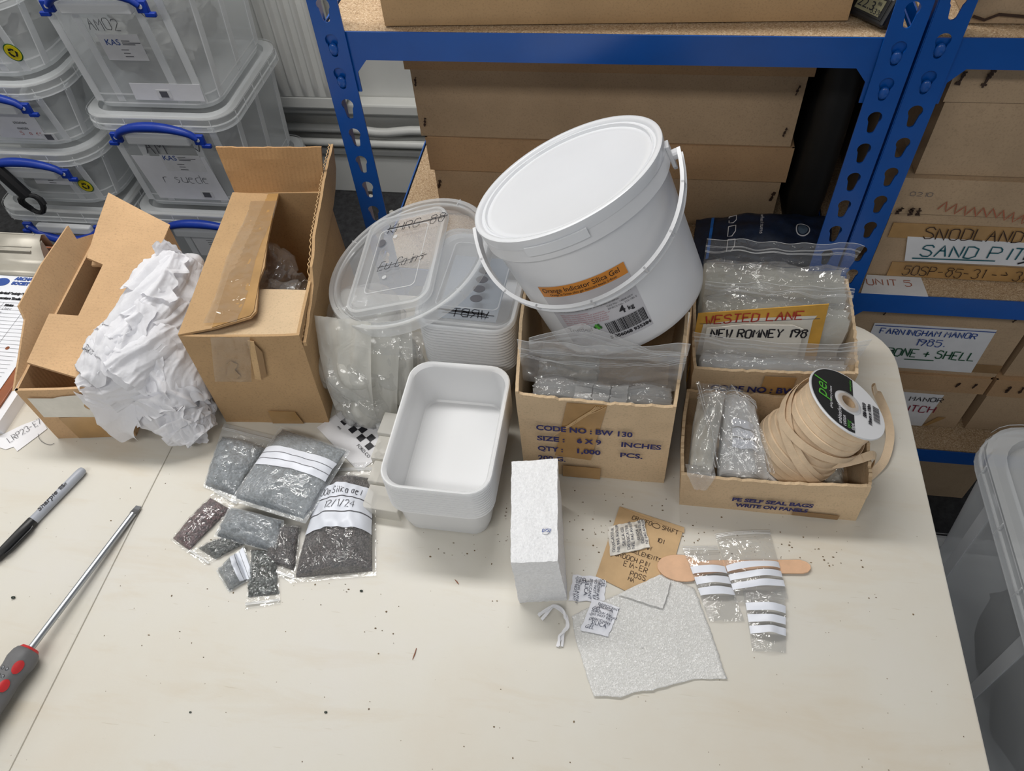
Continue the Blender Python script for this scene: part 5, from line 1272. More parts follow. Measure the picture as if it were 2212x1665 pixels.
# ------------------------------------------------------------------ packs of clear bags in the cardboard boxes
def sheets(parent, fn, n, mat, name, nu=24, nv=10):
    g = G()
    for i in range(n): g.grid(lambda u, v: fn(i / max(1, n - 1), u, v), nu, nv)
    return g.obj(name, mat, parent, smooth=True)
def pack(label, x0, x1, y0, y1, z0, z1, tilt=0.0, seed=1, mat='poly', lip=None, group=None, panels=None, puff=.006):
    """a bundle of bags standing in a box: layered block, clear outer bag, zip lip at its mouth"""
    t = thing('bag_pack', label, 'bags', ((x0 + x1) / 2, (y0 + y1) / 2, z0), group)
    def edge(u, v, w):      # w: 0 front 1 back ; v: height
        e = noise.noise(V((u * 3, w * 4, seed))); z = z0 + (z1 - z0 + .008 * e * (1 if v > .9 else 0)) * v
        x = x0 + (x1 - x0) * u + .004 * noise.noise(V((v * 4, w * 9, seed + u)))
        y = y0 + (y1 - y0) * w + tilt * v + .004 * noise.noise(V((u * 4, v * 4, seed + 2)))
        return V((x, y, z))
    g = G(); n = 14
    for i in range(n):
        w = i / (n - 1); dz = .006 * noise.noise(V((i * .9, seed, 0)))
        g.grid(lambda u, v: edge(u, v, w) + V((0, .0012 * noise.noise(V((u * 9, v * 7, i))), dz * v + .004 * math.sin(u * 3.14) * noise.noise(V((u * 5 + i * .2, seed, 4))))), 26, 8)
    g.obj('bag_stack', mat, t, smooth=True)
    B = G()
    def skin(u, v):
        # front wall up, over the top, down the back
        if v < .35: p = edge(u, v / .35, 0) + V((0, -.003, 0))
        elif v < .65: k = (v - .35) / .3; p = edge(u, 1, k) + V((0, 0, .004 + puff * math.sin(math.pi * k)))
        else: p = edge(u, 1 - (v - .65) / .35, 1) + V((0, .003, 0))
        return p + V((0, -.4, 1)).normalized() * (abs(facet(p, 34, seed)) * .28 + abs(facet(p, 90, seed + 1)) * .22)
    B.grid(skin, 60, 60).obj('outer_bag', 'bag', t, smooth=True, ang=24)
    if panels:
        for q in panels:
            g = G()
            for (u0, u1) in q: g.grid(lambda u, v: edge(u0 + (u1 - u0) * u, 1, v * .9) + V((0, 0, .0042)), 6, 6); g.grid(lambda u, v: edge(u0 + (u1 - u0) * u, .5 + .5 * v, 0) + V((0, -.0018, 0)), 6, 6)
            g.obj('write_on_panel', 'poly_white', t)
    if lip:
        lf, mt = lip
        G().grid(lf, 60, 26).obj('bag_mouth', mt, t, smooth=True, ang=30)
        g = G()
        for k in (.60, .63, .66, .78, .81): g.tube([lf(u / 40, k) + V((0, -.0004, .0004)) for u in range(41)], .00022, 6)
        g.tube([lf(u / 40, 1.0) for u in range(41)], .0003, 6)
        g.obj('zip_strip', 'bag_zip', t, smooth=True)
    return t
def bw_lip(u, v):
    x = -.098 + .166 * u - .006 * v * (1 - 2 * u); s = math.sin(math.pi * u)
    y = .520 + .010 * v + .004 * noise.noise(V((u * 5, v * 5, 2)))
    z = .134 + v * (.060 - .018 * s * (1 - v)) + .010 * (u - .5) * v + .0025 * noise.noise(V((u * 9, v * 7, 4))) - .010 * s * (1 - v) * v
    return V((x, y - .006 * s * v, z))
pack('pack of clear bags with white panels at the front of the BW 130 box', -.086, .062, .500, .528, .010, .128, 0, 5, 'poly_white', (bw_lip, 'bag_hazy'), 'packs of clear bags in the boxes', [[(.30, .42), (.43, .55), (.56, .68)]], .004)
def bw_lip2(u, v):
    x = -.092 + .158 * u; s = math.sin(math.pi * u)
    return V((x, .531 + .004 * v, .168 + v * (.012 + .034 * max(0, 1 - abs(u - .36) / .45)) + .002 * noise.noise(V((u * 8, v * 6, 9)))))
pack('pack of clear bags lying deeper in the BW 130 box, below the bucket', -.088, -.02, .560, .600, .008, .095, 0, 6, 'poly', (lambda u, v: bw_lip2(u, v), 'bag_hazy'), 'packs of clear bags in the boxes')
G_ = None
pack('pack of clear bags filling the back of the Wested Lane box', .100, .262, .676, .722, .010, .133, .004, 7, 'poly', (lambda u, v: V((.098 + .168 * u + .012 * v * (u > .9), .724 + .006 * v + .004 * noise.noise(V((u * 4, v * 3, 1))), .128 + .040 * v + .006 * noise.noise(V((u * 6, v * 2, 7))))), 'bag'), 'packs of clear bags in the boxes', None, .010)
pack('pack of clear bags standing behind the yellowed card in the Wested Lane box', .100, .262, .640, .670, .010, .125, .004, 8, 'poly', (lambda u, v: V((.098 + .168 * u, .668 + .010 * v + .004 * noise.noise(V((u * 4, v * 3, 3))), .124 + .024 * v + .006 * noise.noise(V((u * 6, v * 2, 9))))), 'bag'), 'packs of clear bags in the boxes', None, .008)
def we_lip(u, v):
    s = math.sin(math.pi * u)
    return V((.092 + (.178 + .014 * v) * u - .006 * v, .606 + .004 * v - .003 * s, .098 + .034 * v - .006 * s * v + .006 * (u > .85) * (u - .85) / .15 * v + .003 * noise.noise(V((u * 7, v * 5, 5)))))
pack('pack of clear bags at the front of the Wested Lane box', .100, .262, .5935, .615, .010, .092, 0, 9, 'poly_white', (we_lip, 'bag_hazy'), 'packs of clear bags in the boxes', None, .008)
# the two cards standing in that box
t = thing('name_card', 'yellow edged white card inked WESTED LANE in red, standing among the bags', 'card', (.16, .632, .02))
C0 = lambda a, b: V((.0905 + a, .630 + .05 * (b - .02) + .02 * a, b))
tp = [(0, .02), (.150, .02), (.1395, .160), (0, .137)]
G().poly([C0(a, b) for a, b in tp][::-1], .0012).obj('card', 'yellow_card', t)
FM = lambda a, b, h=0.0: C0(a, b) + V((0, -.0016 - h, .0002))
G().poly([FM(a, b) for a, b in ((.004, .02), (.136, .02), (.128, .135), (.131, .1425), (.06, .134), (.008, .121))][::-1], .0003).obj('white_field', 'cream_label', t)
penned([('WESTED LANE', .010, .1225, .0125)], lambda a, b: FM(a, b + .135 * (a - .01), .0006), 'ink_red', t, .0019, wide=.60, seed=31)
penned([('1984', .054, .1085, .0120)], lambda a, b: FM(a, b + .12 * (a - .05), .0006), 'ink_red', t, .0016, wide=.62, seed=32)
G().strip([FM(.004, .1215, .0004), FM(.135, .1385, .0004)], .0006, (0, -1, 0), .0002).obj('ruled_line', 'ink_grey', t)
t = thing('name_card', 'white card inked NEW ROMNEY in black, in front of the yellow edged card', 'card', (.16, .622, .02))
C0 = lambda a, b: V((.1020 + a, .6215 + .05 * (b - .02) + .02 * a, b))
G().poly([C0(a, b) for a, b in ((0, .02), (.112, .02), (.108, .128), (.094, .134), (.04, .131), (0, .123))][::-1], .0010).obj('card', 'cream_label', t)
penned([('NEW ROMNEY 198', .006, .1090, .0125)], lambda a, b: C0(a, b + .06 * a) + V((0, -.0015, 0)), 'ink_black', t, .0021, wide=.50, seed=33)

# bags in the low box
def bag_sheaf(label, a, b, c, d, hgt, seed, mat, end=None):
    a, b, c, d = V(a), V(b), V(c), V(d); t = thing('bag_pack', label, 'bags', ((a + b + c + d) / 4).xy.to_3d() + V((0, 0, .006)), 'packs of clear bags in the low box')
    def S(u, v, k): 
        p = a.lerp(b, u).lerp(d.lerp(c, u), v); s = math.sin(math.pi * u) ** .5
        return p + V((0, 0, -hgt * (1 - k) + .010 * s + .005 * noise.noise(V((u * 4, v * 4, seed))) + .0035 * noise.noise(V((v * 6, k * 9, seed + 4)))))
    g = G()
    for i in range(12): g.grid(lambda u, v: S(.04 + .92 * u, .06 + .88 * v, i / 11) + V((0, 0, -.001)), 22, 26)
    g.obj('bag_stack', mat, t, smooth=True)
    def F(u, v):
        p = S(u, v, 1); return p + V((0, 0, .002 + abs(facet(p, 40, seed)) * .22 + abs(facet(p, 110, seed)) * .2))
    G().grid(F, 40, 60).obj('outer_bag', 'bag', t, smooth=True, ang=24)
    g = G()
    for v in (.90, .92, .96): g.tube([F(u / 20, v) + V((0, 0, .0005)) for u in range(21)], .0004, 6)
    g.obj('zip_strip', 'bag_zip', t, smooth=True)
    return t, S, F
t, S, F = bag_sheaf('pack of clear bags bulging over the front rim of the low box, leftmost inside it', (.0875, .4635, .066), (.112, .458, .066), (.128, .562, .086), (.096, .560, .082), .045, 3, 'poly')
def overhang(u, v):     # loose film mouth: flat over the rim, then a pointed tip hanging in front of the box
    w = 1 - .55 * max(0, v - .35) / .65; x = .0985 + (u - .5) * .030 * w + .004 * v
    y = .4700 - .0155 * min(1, v / .4) - .0012 * v; z = .0715 + .004 * math.sin(v * 4) - .030 * max(0, v - .3) + .0018 * noise.noise(V((u * 6, v * 7, 2)))
    return V((x, y + .0012 * noise.noise(V((u * 7, v * 5, 6))), z))
G().grid(overhang, 18, 24).obj('bag_mouth', 'bag_hazy', t, smooth=True, ang=30)
t, S, F = bag_sheaf('pack of clear bags with white panels beside the tape spool in the low box', (.121, .4665, .056), (.178, .4665, .052), (.158, .548, .088), (.126, .562, .088), .040, 6, 'poly_white')
for k in (.30, .42, .54): G().grid(lambda u, v: S(.22 + .55 * u, k + .10 * v, 1) + V((0, 0, .0025)), 10, 4).obj('write_on_panel', 'panel', t, smooth=True)
bm_ = G().grid(lambda u, v: V((.092 + .044 * u, .566, .094 - .002 * u)).lerp(V((.114 + .066 * u, .470 + .002 * u, .068 - .006 * u)), v) + V((0, 0, .012 * math.sin(math.pi * v) * (.4 + u) + .004 * noise.noise(V((u * 6, v * 4, 3))) + .002 * (1 - 2 * abs(noise.noise(V((u * 9, v * 3, 8))))))), 34, 44)
bm_.obj('bag_mouth', 'bag', t, smooth=True, ang=0)
g = G()
for u in (.03, .10, .93): g.tube([bm_.v[int(u * 34) + 35 * j] + V((0, 0, .0006)) for j in range(45)], .0004, 6)
g.obj('zip_strip', 'bag_zip', t, smooth=True)
bag_sheaf('small pack of clear bags in the right front corner of the low box', (.232, .470, .030), (.262, .470, .030), (.262, .505, .032), (.236, .505, .032), .022, 9, 'poly')
# bag of folded polythene between the tall carton and the tubs
t = thing('polythene_bag', 'big clear bag of folded polythene between the tall carton and the tub stacks', 'bag', (-.31, .60, 0))
PB = [(V((-.326, .648, .070)), .046, (.95, .95, 1.05)), (V((-.338, .600, .070)), .038, (.85, .9, 1.3)), (V((-.318, .572, .050)), .036, (1.1, .8, 1.3)), (V((-.280, .592, .055)), .036, (.9, 1.0, 1.3)), (V((-.308, .548, .022)), .022, (1.5, .8, 1.0)), (V((-.352, .575, .060)), .018, (.8, .8, 1.4))]
def wad(g, seed, k, along=(.35, .8, .55)):
    """soft folds of a wad of sheets: long smooth waves, no facets"""
    ns = [V((0, 0, 0)) for _ in g.v]
    for f in g.f:
        n = (g.v[f[1]] - g.v[f[0]]).cross(g.v[f[2]] - g.v[f[0]])
        for i in f: ns[i] += n
    out = []
    for p, n in zip(g.v, ns):
        q = V((p.x * 1.3 + p.z * .8, p.y * along[0], p.z * along[2])) + noise.noise_vector(p * 9) * .018
        h = .010 * (1 - abs(noise.noise(q * 26 + V((seed, 0, 0)))) * 2) + .0035 * (1 - abs(noise.noise(q * 62 + V((0, seed, 0)))) * 2) + .0012 * noise.noise(q * 150)
        out.append(p + n.normalized() * h * k if n.length else p)
    g.v = out
    for p in g.v: p.z = max(p.z, .0012)
    return g
wad(blob([(c, r * .84, s) for c, r, s in PB], .0035, (), 4, smooth=8), 3, 1.0).obj('polythene_sheets', 'poly', t, smooth=True, ang=0)
for i, (o, ux, vy) in enumerate((((-.360, .592, .140), (.075, -.012, .006), (.006, -.044, -.120)), ((-.330, .578, .130), (.075, .012, .000), (-.004, -.040, -.115)), ((-.300, .590, .135), (.055, .014, -.006), (.004, -.040, -.105)))):
    o, ux, vy = V(o), V(ux), V(vy); nn = ux.cross(vy).normalized()
    def fs(u, v): return o + ux * (u * (1 - .25 * v) + .12 * v) + vy * v - nn * (.012 * math.sin(2.4 * v) + .006 * noise.noise(V((u * 4 + i, v * 2, 5))) + .0018 * noise.noise(V((u * 12, v * 4, i))))
    G().grid(fs, 26, 26).obj('polythene_sheets', 'poly', t, smooth=True, ang=0)
wad(blob(PB, .0045, (), 4, smooth=4), 8, .9).obj('outer_bag', 'bag', t, smooth=True, ang=0)
def ear(u, v):
    return V((-.372 + .018 * v + .012 * u, .572 - .012 * u + .004 * noise.noise(V((u * 6, v * 6, 1))), .028 + .060 * v + .010 * u))
G().grid(ear, 14, 18).obj('bag_mouth', 'bag', t, smooth=True, ang=24)
def hang(u, v):
    return V((-.312 + .085 * u, .566 + .020 * v + .006 * noise.noise(V((u * 6, v * 5, 3))), .110 + .026 * v - .010 * u + .005 * noise.noise(V((u * 8, v * 5, 8)))))
G().grid(hang, 26, 14).obj('bag_mouth', 'bag', t, smooth=True, ang=24)
b = blob([(V((-.318, .545, .012)), .012, (1.6, .8, .8)), (V((-.296, .537, .011)), .011, (1.6, .9, .8)), (V((-.274, .536, .010)), .009, (1.2, .9, .8))], .0025, ((50, .6), (120, .5)), 8, flat=.001)
top_obj(b, 'plastic_scrap', 'poly_white', 'scrunched milky plastic between the big clear bag and the chequered card', 'plastic', smooth=True, ang=20)
# ------------------------------------------------------------------ crumpled tissue paper
t = thing('tissue_paper', 'crumpled heap of white tissue paper between the two brown cartons', 'paper', (-.575, .55, 0))
balls = [((-.552, .652, .140), .022, (1, 1, 1.0)), ((-.562, .625, .130), .030, (1.05, 1, 1)), ((-.566, .590, .112), .036, (1.05, 1, 1)), ((-.574, .556, .096), .038, (1.1, .9, 1)), ((-.592, .526, .080), .036, (1.15, .9, .95)), ((-.615, .506, .076), .020, (1.2, .8, .7)),
         ((-.588, .516, .044), .034, (1.0, .8, 1.1)), ((-.556, .535, .060), .036, (.9, 1, 1.1)), ((-.545, .510, .034), .028, (1.1, .9, .9)), ((-.526, .500, .020), .020, (1, .9, .9)), ((-.560, .590, .06), .042, (.8, 1, 1.2))]
def crumple(p, seed, k=1.0):
    """paper creases: smooth flats meeting in sharp folds, stretched along the hang of the sheet"""
    q = V((p.x * 1.25, p.y * .75, p.z * .75)) + noise.noise_vector(p * 16 + V((seed, 0, 0))) * .010
    h = .016 * abs(noise.noise(q * 22 + V((seed, 1, 2)))) + .008 * abs(noise.noise(q * 48 + V((3, seed, 1)))) + .0034 * abs(noise.noise(q * 105 + V((5, 2, seed)))) + .0014 * abs(noise.noise(q * 230 + V((1, 7, seed))))
    return k * (.009 - h)
b = blob([(V(c), r, s) for c, r, s in balls], .0030, (), 11, smooth=6)
me_n = {}
def creased(g, seed, k=1.0, flat=None):
    ns = [V((0, 0, 0)) for _ in g.v]
    for f in g.f:
        n = (g.v[f[1]] - g.v[f[0]]).cross(g.v[f[2]] - g.v[f[0]])
        for i in f: ns[i] += n
    g.v = [p + n.normalized() * crumple(p, seed, k) if n.length > 0 else p for p, n in zip(g.v, ns)]
    if flat is not None:
        for p in g.v: p.z = max(p.z, flat)
    return g
creased(b, 11, .8, .0008).obj('crumpled_mass', 'tissue', t, smooth=True, ang=0)
def drape(o, ux, vy, nu, nv, seed, amp=.010):
    o, ux, vy = V(o), V(ux), V(vy); n = ux.cross(vy).normalized()
    def f(u, v):
        p = o + ux * (u + .10 * noise.noise(V((v * 4, seed, 1)))) + vy * (v + .14 * noise.noise(V((u * 5, seed, 2))))
        return p + n * (amp * noise.noise(V((u * 3, v * 3, seed))) + crumple(p, seed, 1.2))
    return G().grid(f, nu, nv)
LOBES = (([V(q) for q in ((-.550, .664, .150), (-.559, .634, .138), (-.567, .594, .120), (-.577, .558, .104), (-.597, .526, .088), (-.619, .502, .082), (-.637, .489, .086))], (.016, .030, .037, .041, .041, .026, .010)),
         ([V(q) for q in ((-.566, .580, .094), (-.557, .550, .078), (-.553, .528, .058), (-.545, .510, .037), (-.528, .499, .022), (-.511, .490, .010))], (.032, .041, .041, .033, .024, .013)))
def tis(lobe, s, th, off, seed):
    """point on a sheet of tissue wrapped loosely round the heap: s along it, th around it; folds run along the hang"""
    SPN, SPR = LOBES[lobe]; m = len(SPN) - 1
    k = max(0, min(m - .001, s * m)); i = int(k); f = k - i; c = SPN[i].lerp(SPN[i + 1], f); r = SPR[i] + (SPR[i + 1] - SPR[i]) * f
    d = (SPN[min(i + 1, m)] - SPN[max(i - 1, 0)]).normalized(); a = V((0, -.35, .94)); a = (a - d * a.dot(d)).normalized(); b_ = d.cross(a)
    n = a * math.cos(th) + b_ * math.sin(th)
    tw = th + .9 * math.sin(s * 4 + seed)
    w = 1 + .19 * (1 - 2.2 * abs(noise.noise(V((tw * 1.7 + seed, s * 1.3, seed))))) + .055 * (1 - 2.2 * abs(noise.noise(V((tw * 4.2, s * 2.6 + seed, 2))))) + .012 * (1 - 2.2 * abs(noise.noise(V((tw * 9, s * 7 + seed, 5)))))
    q = c + n * (r * w + off); q = q + n * crumple(q, seed, .24)
    q.z = max(q.z, .0012 + .002 * abs(noise.noise(V((s * 9, th * 3, seed))))); return q
for k, (lb, s0, s1, t0, t1, off) in enumerate(((0, .00, .42, -1.6, .5, .002), (0, .05, .55, -.3, 1.6, .004), (0, .25, .72, -1.8, .2, .004), (0, .34, .84, -.5, 1.4, .006), (0, .52, 1.0, -1.7, .5, .003), (0, .60, 1.0, -.3, 1.7, .003), (0, .02, .30, -.7, .9, .008), (0, .40, .68, -1.3, -.1, .009),
                                           (1, .00, .55, -1.8, .1, .003), (1, .05, .60, -.4, 1.6, .005), (1, .40, .90, -1.7, .2, .003), (1, .45, 1.0, -.4, 1.5, .004), (1, .70, 1.0, -1.2, .8, .005), (1, .80, 1.0, -1.8, 1.6, .002))):
    def sh(u, v):
        e = min(u, 1 - u, v, 1 - v); ru = .06 * noise.noise(V((v * 5, k, 1))) + .02 * noise.noise(V((v * 17, k, 1))); rv = .25 * noise.noise(V((u * 5, k, 2))) + .03 * noise.noise(V((u * 15, k, 2)))
        return tis(lb, s0 + (s1 - s0) * (u + ru), t0 + (t1 - t0) * v + rv, off + .005 * max(0, .14 - e) / .14 * (.5 + noise.noise(V((u * 5, v * 5, k)))), 20 + k)
    G().grid(sh, 70, 60).obj('tissue_fold', 'tissue', t, smooth=True, ang=0)
# the pointed end that hangs over the carton front, and the frayed far end
def drape(o, ux, vy, nu, nv, seed, amp=.006):
    o, ux, vy = V(o), V(ux), V(vy); n = ux.cross(vy).normalized()
    def f(u, v): 
        p = o + ux * (u * (1 - .35 * v) + .22 * v + .05 * noise.noise(V((v * 4, seed, 1)))) + vy * (v + .08 * noise.noise(V((u * 5, seed, 2))))
        return p + n * (amp * noise.noise(V((u * 3, v * 3, seed))) + crumple(p, seed, .6))
    return G().grid(f, nu, nv)
for o, ux, vy, s in (((-.580, .655, .158), (.036, .004, .008), (-.004, -.004, .026), 3), ((-.536, .490, .022), (.034, .004, .002), (.002, -.012, -.016), 7)):
    drape(o, ux, vy, 34, 34, s).obj('tissue_fold', 'tissue', t, smooth=True, ang=0)
def tongue(u, v):      # thin end of the sheet hanging over the carton's front corner
    a = V((-.640, .482, .098)).lerp(V((-.566, .486, .066)), u); b_ = V((-.612, .468, .014)).lerp(V((-.588, .470, .022)), u)
    q = a.lerp(b_, v) + V((.004 * math.sin(v * 5 + u * 2), -.008 * math.sin(math.pi * v) - .003 * math.sin(u * 7), 0))
    return q + V((0, -1, .3)) * (crumple(q, 31, .35) - .002)
G().grid(tongue, 44, 40).obj('tissue_fold', 'tissue', t, smooth=True, ang=0)

# ------------------------------------------------------------------ flat papers and little things on the table
t = thing('scale_card', 'black and white chequered photo scale card under the bead bags', 'card', (-.315, .515, .001))
ex = (V((-.2823, .5001, 0)) - V((-.3332, .542, 0))).normalized(); ey = V((-ex.y, ex.x, 0)); O = V((-.3450, .5400, .0012))
K = lambda a, b, z=0.0: O + ex * a + ey * b + V((0, 0, z))
G().poly([K(-.012, -.030), K(.082, -.030), K(.082, .036), K(-.012, .036)], .0005).obj('card', 'paper', t)
g = G(); sq = .0090
for i in range(9):
    for j in range(2):
        if (i + j) % 2 == 0: g.poly([K(.002 + i * sq, -.003 + j * sq, .0006), K(.002 + (i + 1) * sq, -.003 + j * sq, .0006), K(.002 + (i + 1) * sq, -.003 + (j + 1) * sq, .0006), K(.002 + i * sq, -.003 + (j + 1) * sq, .0006)], .0002)
g.obj('chequer_squares', 'ink_black', t)
printed([('FORD.CO', .048, -.010, .006), ('ARK', .006, -.011, .004)], lambda a, b: K(a, b, .0007), 'ink_black', t)
t = thing('paper_tag', 'torn paper tag inked LRP23 at the foot of the left carton', 'tag', (-.77, .47, .0006))
pts = [(-.812, .452), (-.793, .469), (-.772, .489), (-.753, .502), (-.742, .494), (-.734, .487), (-.742, .472), (-.755, .449), (-.764, .455), (-.772, .450), (-.782, .452), (-.796, .444)]
G().poly([(x, y, .0012) for x, y in pts][::-1], .0005).obj('paper', 'paper', t)
d = (V((-.744, .4895, 0)) - V((-.7688, .4573, 0))).normalized(); n_ = V((-d.y, d.x, 0))
penned([('LRP23-E7', 0, 0, .0105)], lambda a, b: V((-.7720, .4600, .0022)) + d * a + n_ * b, 'ink_grey', t, .0007, wide=.40, seed=41)
top_obj(G().tube(smoothpath([(-.742, .478, .001), (-.735, .470, .002), (-.726, .465, .001), (-.716, .463, .001), (-.712, .466, .001)], 6), .0003, 5), 'thread', 'ink_grey', 'fine grey thread curling from the torn paper tag', 'thread')
# clipboard on a pad
top_obj(G().box((-.915, .635, .009), (.244, .33, .018), R(1.5)), 'paper_pad', 'paper', 'thick white paper pad under the clipboard at the left edge', 'pad')
t = thing('clipboard', 'brown clipboard holding a printed sheet behind the left carton', 'clipboard', (-.92, .65, .018))
G().box((-.920, .655, .0200), (.232, .315, .003), R(1.5)).obj('board', 'hardboard', t, bev=.001)
G().panel((-1.030, .520, .0225), (-.815, .522, .0225), (-.818, .775, .0225), (-1.030, .775, .0225), .0006).obj('sheet', 'ruled', t)
PM = lambda a, b, h=0.0: V((a, b, .0230 + h))
printed([('ARCHAEOLOGICAL', -.9160, .7335, .0085), ('SOCIETY', -.9160, .7235, .0085)], PM, 'ink_blue', t, weight=.02)
G().poly([PM(-.934 + .0125 * math.cos(a * .2618), .7275 + .0085 * math.sin(a * .2618)) for a in range(24)], .0002).obj('printed_badge', 'ink_blue', t)
printed([('Kent Archaeological Society Stores', -.955, .7030, .0058), ('Temperature Tracker', -.930, .6925, .0058), ('Notes', -.9000, .6790, .0055)], PM, 'ink_black', t, weight=.02)
g = G()
for i in range(20): g.grid(lambda u, v: PM(-1.02 + .195 * u, .686 - i * .0072 + .0004 * v), 1, 1)
for x in (-.985, -.945, -.905, -.865): g.grid(lambda u, v: PM(x + .0004 * u, .686 - .137 * v), 1, 1)
g.obj('ruled_lines', 'ink_grey', t)
penned([('metal', -.940, .6715, .005), ('check', -.9, .6715, .005), ('stone', -.940, .664, .005), ('ok', -.9, .664, .005)], PM, 'ink_grey', t, .0005, seed=9)
G().poly([PM(-.847 + .003 * math.cos(a * .5236), .600 + .003 * math.sin(a * .5236)) for a in range(12)], .0002).obj('punched_hole', 'hardboard', t)
g = G()
prof = [(.742, .0235, 0), (.752, .0250, 0), (.762, .0265, .004), (.768, .034, .012), (.780, .046, .018), (.790, .0535, .022), (.800, .0560, .024), (.806, .052, .024), (.809, .026, .024)]
g.loft([[V((-1.000 + w, y, z)) for y, z, w in prof], [V((-.866 - w, y, z)) for y, z, w in prof]], False, False, closed=False)
g.obj('clip', 'clip', t, solid=.0014, smooth=True, ang=50)
g = G()
for k in range(5): g.tube([(-.968, .775 + k * .0062, .0445 + k * .0030), (-.900, .775 + k * .0062, .0445 + k * .0030)], .0012, 8)
g.obj('clip_ridges', 'clip', t, smooth=True)
G().loft([[V((-.8885, .768, .026)), V((-.8885, .792, .026)), V((-.8885, .792, .052)), V((-.8885, .780, .046))], [V((-.8865, .768, .026)), V((-.8865, .792, .026)), V((-.8865, .792, .052)), V((-.8865, .780, .046))]]).obj('clip_cheek', 'clip', t)

# marker pen
pd = V((-.0442, -.1297, 0)).normalized(); p0 = V((-.648, .430, .0058))
def rod(prof, p, d, n=24): 
    x = V((0, 0, 1)).cross(d).normalized(); y = d.cross(x)
    return G().loft([[p + d * s + (x * math.cos(2 * math.pi * k / n) + y * math.sin(2 * math.pi * k / n)) * r for k in range(n)] for s, r in prof], True, True)
t = thing('marker_pen', 'grey marker pen with a black cap lying at the left of the table', 'pen', (p0 + pd * .068).xy.to_3d())
rod([(0, .0020), (.0008, .0040), (.003, .0050), (.008, .0056), (.082, .0058)], p0, pd).obj('barrel', 'pen_grey', t, smooth=True)
cp = rod([(.080, .0060), (.081, .0064), (.100, .0064), (.122, .0060), (.135, .0052), (.1375, .004)], p0, pd).obj('cap', 'black', t, smooth=True)
pn_ = V((0, 0, 1)).cross(pd)
sd = pn_ if pn_.x > 0 else -pn_
G().tube([p0 + pd * s + sd * r + V((0, 0, .001)) for s, r in ((.086, .0066), (.090, .0080), (.120, .0078), (.126, .0064))], .0014, 8).obj('pocket_clip', 'black', cp, smooth=True)
ct = pd.cross(V((0, 0, 1)))
def onpen(a, b, h=0.0):
    an = b / .0062; r = .0063 + h; w = -sd
    return p0 - pd * (a - .076) + (w * math.sin(an) + V((0, 0, 1)) * math.cos(an)) * r
printed([('Sharpie', .007, -.0022, .0092, .0290)], onpen, 'ink_black', t, shear=.2, weight=.006)
printed([('FINE', .040, .0008, .0034), ('POINT', .040, -.0026, .0034)], onpen, 'ink_black', t, weight=.006)
# screwdriver
tip = V((-.5550, .3870, .0032)); hs = V((-.5850, .2050, .0160)); sd_ = (hs - tip).normalized(); Ls = (hs - tip).length
t = thing('screwdriver', 'flat screwdriver with grey and red grip lying along the table seam', 'screwdriver', (-.575, .25, 0))
x_ = V((0, 0, 1)).cross(sd_).normalized(); y_ = sd_.cross(x_)
def rect_ring(s, w, h): 
    c = tip + sd_ * s; return [c + x_ * w + y_ * h, c - x_ * w + y_ * h, c - x_ * w - y_ * h, c + x_ * w - y_ * h]
sh = rod([(.010, .0036), (Ls, .0036)], tip, sd_).obj('shaft', 'chrome', t, smooth=True)
G().loft([rect_ring(-.001, .0036, .0005), rect_ring(.004, .0038, .0010), rect_ring(.011, .0030, .0030)]).obj('blade_tip', 'steel_grey', t)
hp = [(0, .0085), (.002, .0120), (.006, .0140), (.014, .0150), (.022, .0135), (.032, .0130), (.050, .0150), (.075, .0160), (.098, .0150), (.108, .0110)]
def hr(s, r, n=36):
    c = hs + sd_ * s; return [c + (x_ * math.cos(2 * math.pi * k / n) + y_ * math.sin(2 * math.pi * k / n)) * r * (1 + .035 * math.cos(6 * 2 * math.pi * k / n)) for k in range(n)]
G().loft([hr(s, r) for s, r in hp], True, True).obj('handle', 'grip_grey', t, smooth=True)
G().loft([hr(s, r) for s, r in ((-.0015, .009), (.0012, .0108))], True, True).obj('collar', 'grip_red', t, smooth=True)
def hrad(s):
    for (a, ra), (b, rb) in zip(hp, hp[1:]):
        if a <= s <= b: return ra + (rb - ra) * (s - a) / (b - a)
    return .012
def onh(s, an, e): 
    c = hs + sd_ * s; k = (an / (2 * math.pi)) % 1
    return c + (x_ * math.cos(an) + y_ * math.sin(an)) * (hrad(s) * (1 + .035 * math.cos(6 * an)) + e)
ya = math.atan2(V((0, 0, 1)).dot(y_), V((0, 0, 1)).dot(x_)); sg = 1 if onh(.05, ya + .5, 0).x > onh(.05, ya, 0).x else -1
for s0, s1 in ((.014, .028), (.034, .047), (.050, .100)):
    g = G()
    def inl(u, v):
        w = .34 * math.sin(math.pi * min(.999, max(.001, v))) ** .45
        return onh(s0 + (s1 - s0) * v, ya + sg * (.75 + w * (2 * u - 1)), .0007)
    g.grid(inl, 10, 14).obj('grip_inlay', 'grip_red', t, smooth=True)
for i in range(4):
    for j in range(2):
        G().ball(onh(.026 + i * .0075, ya + sg * (-.05 + .40 * (j - .5) + .1 * (i % 2)), -.0004), .0022, 10, 6, (1, 1, .6)).obj('grip_dimple', 'steel_grey', t, smooth=True)

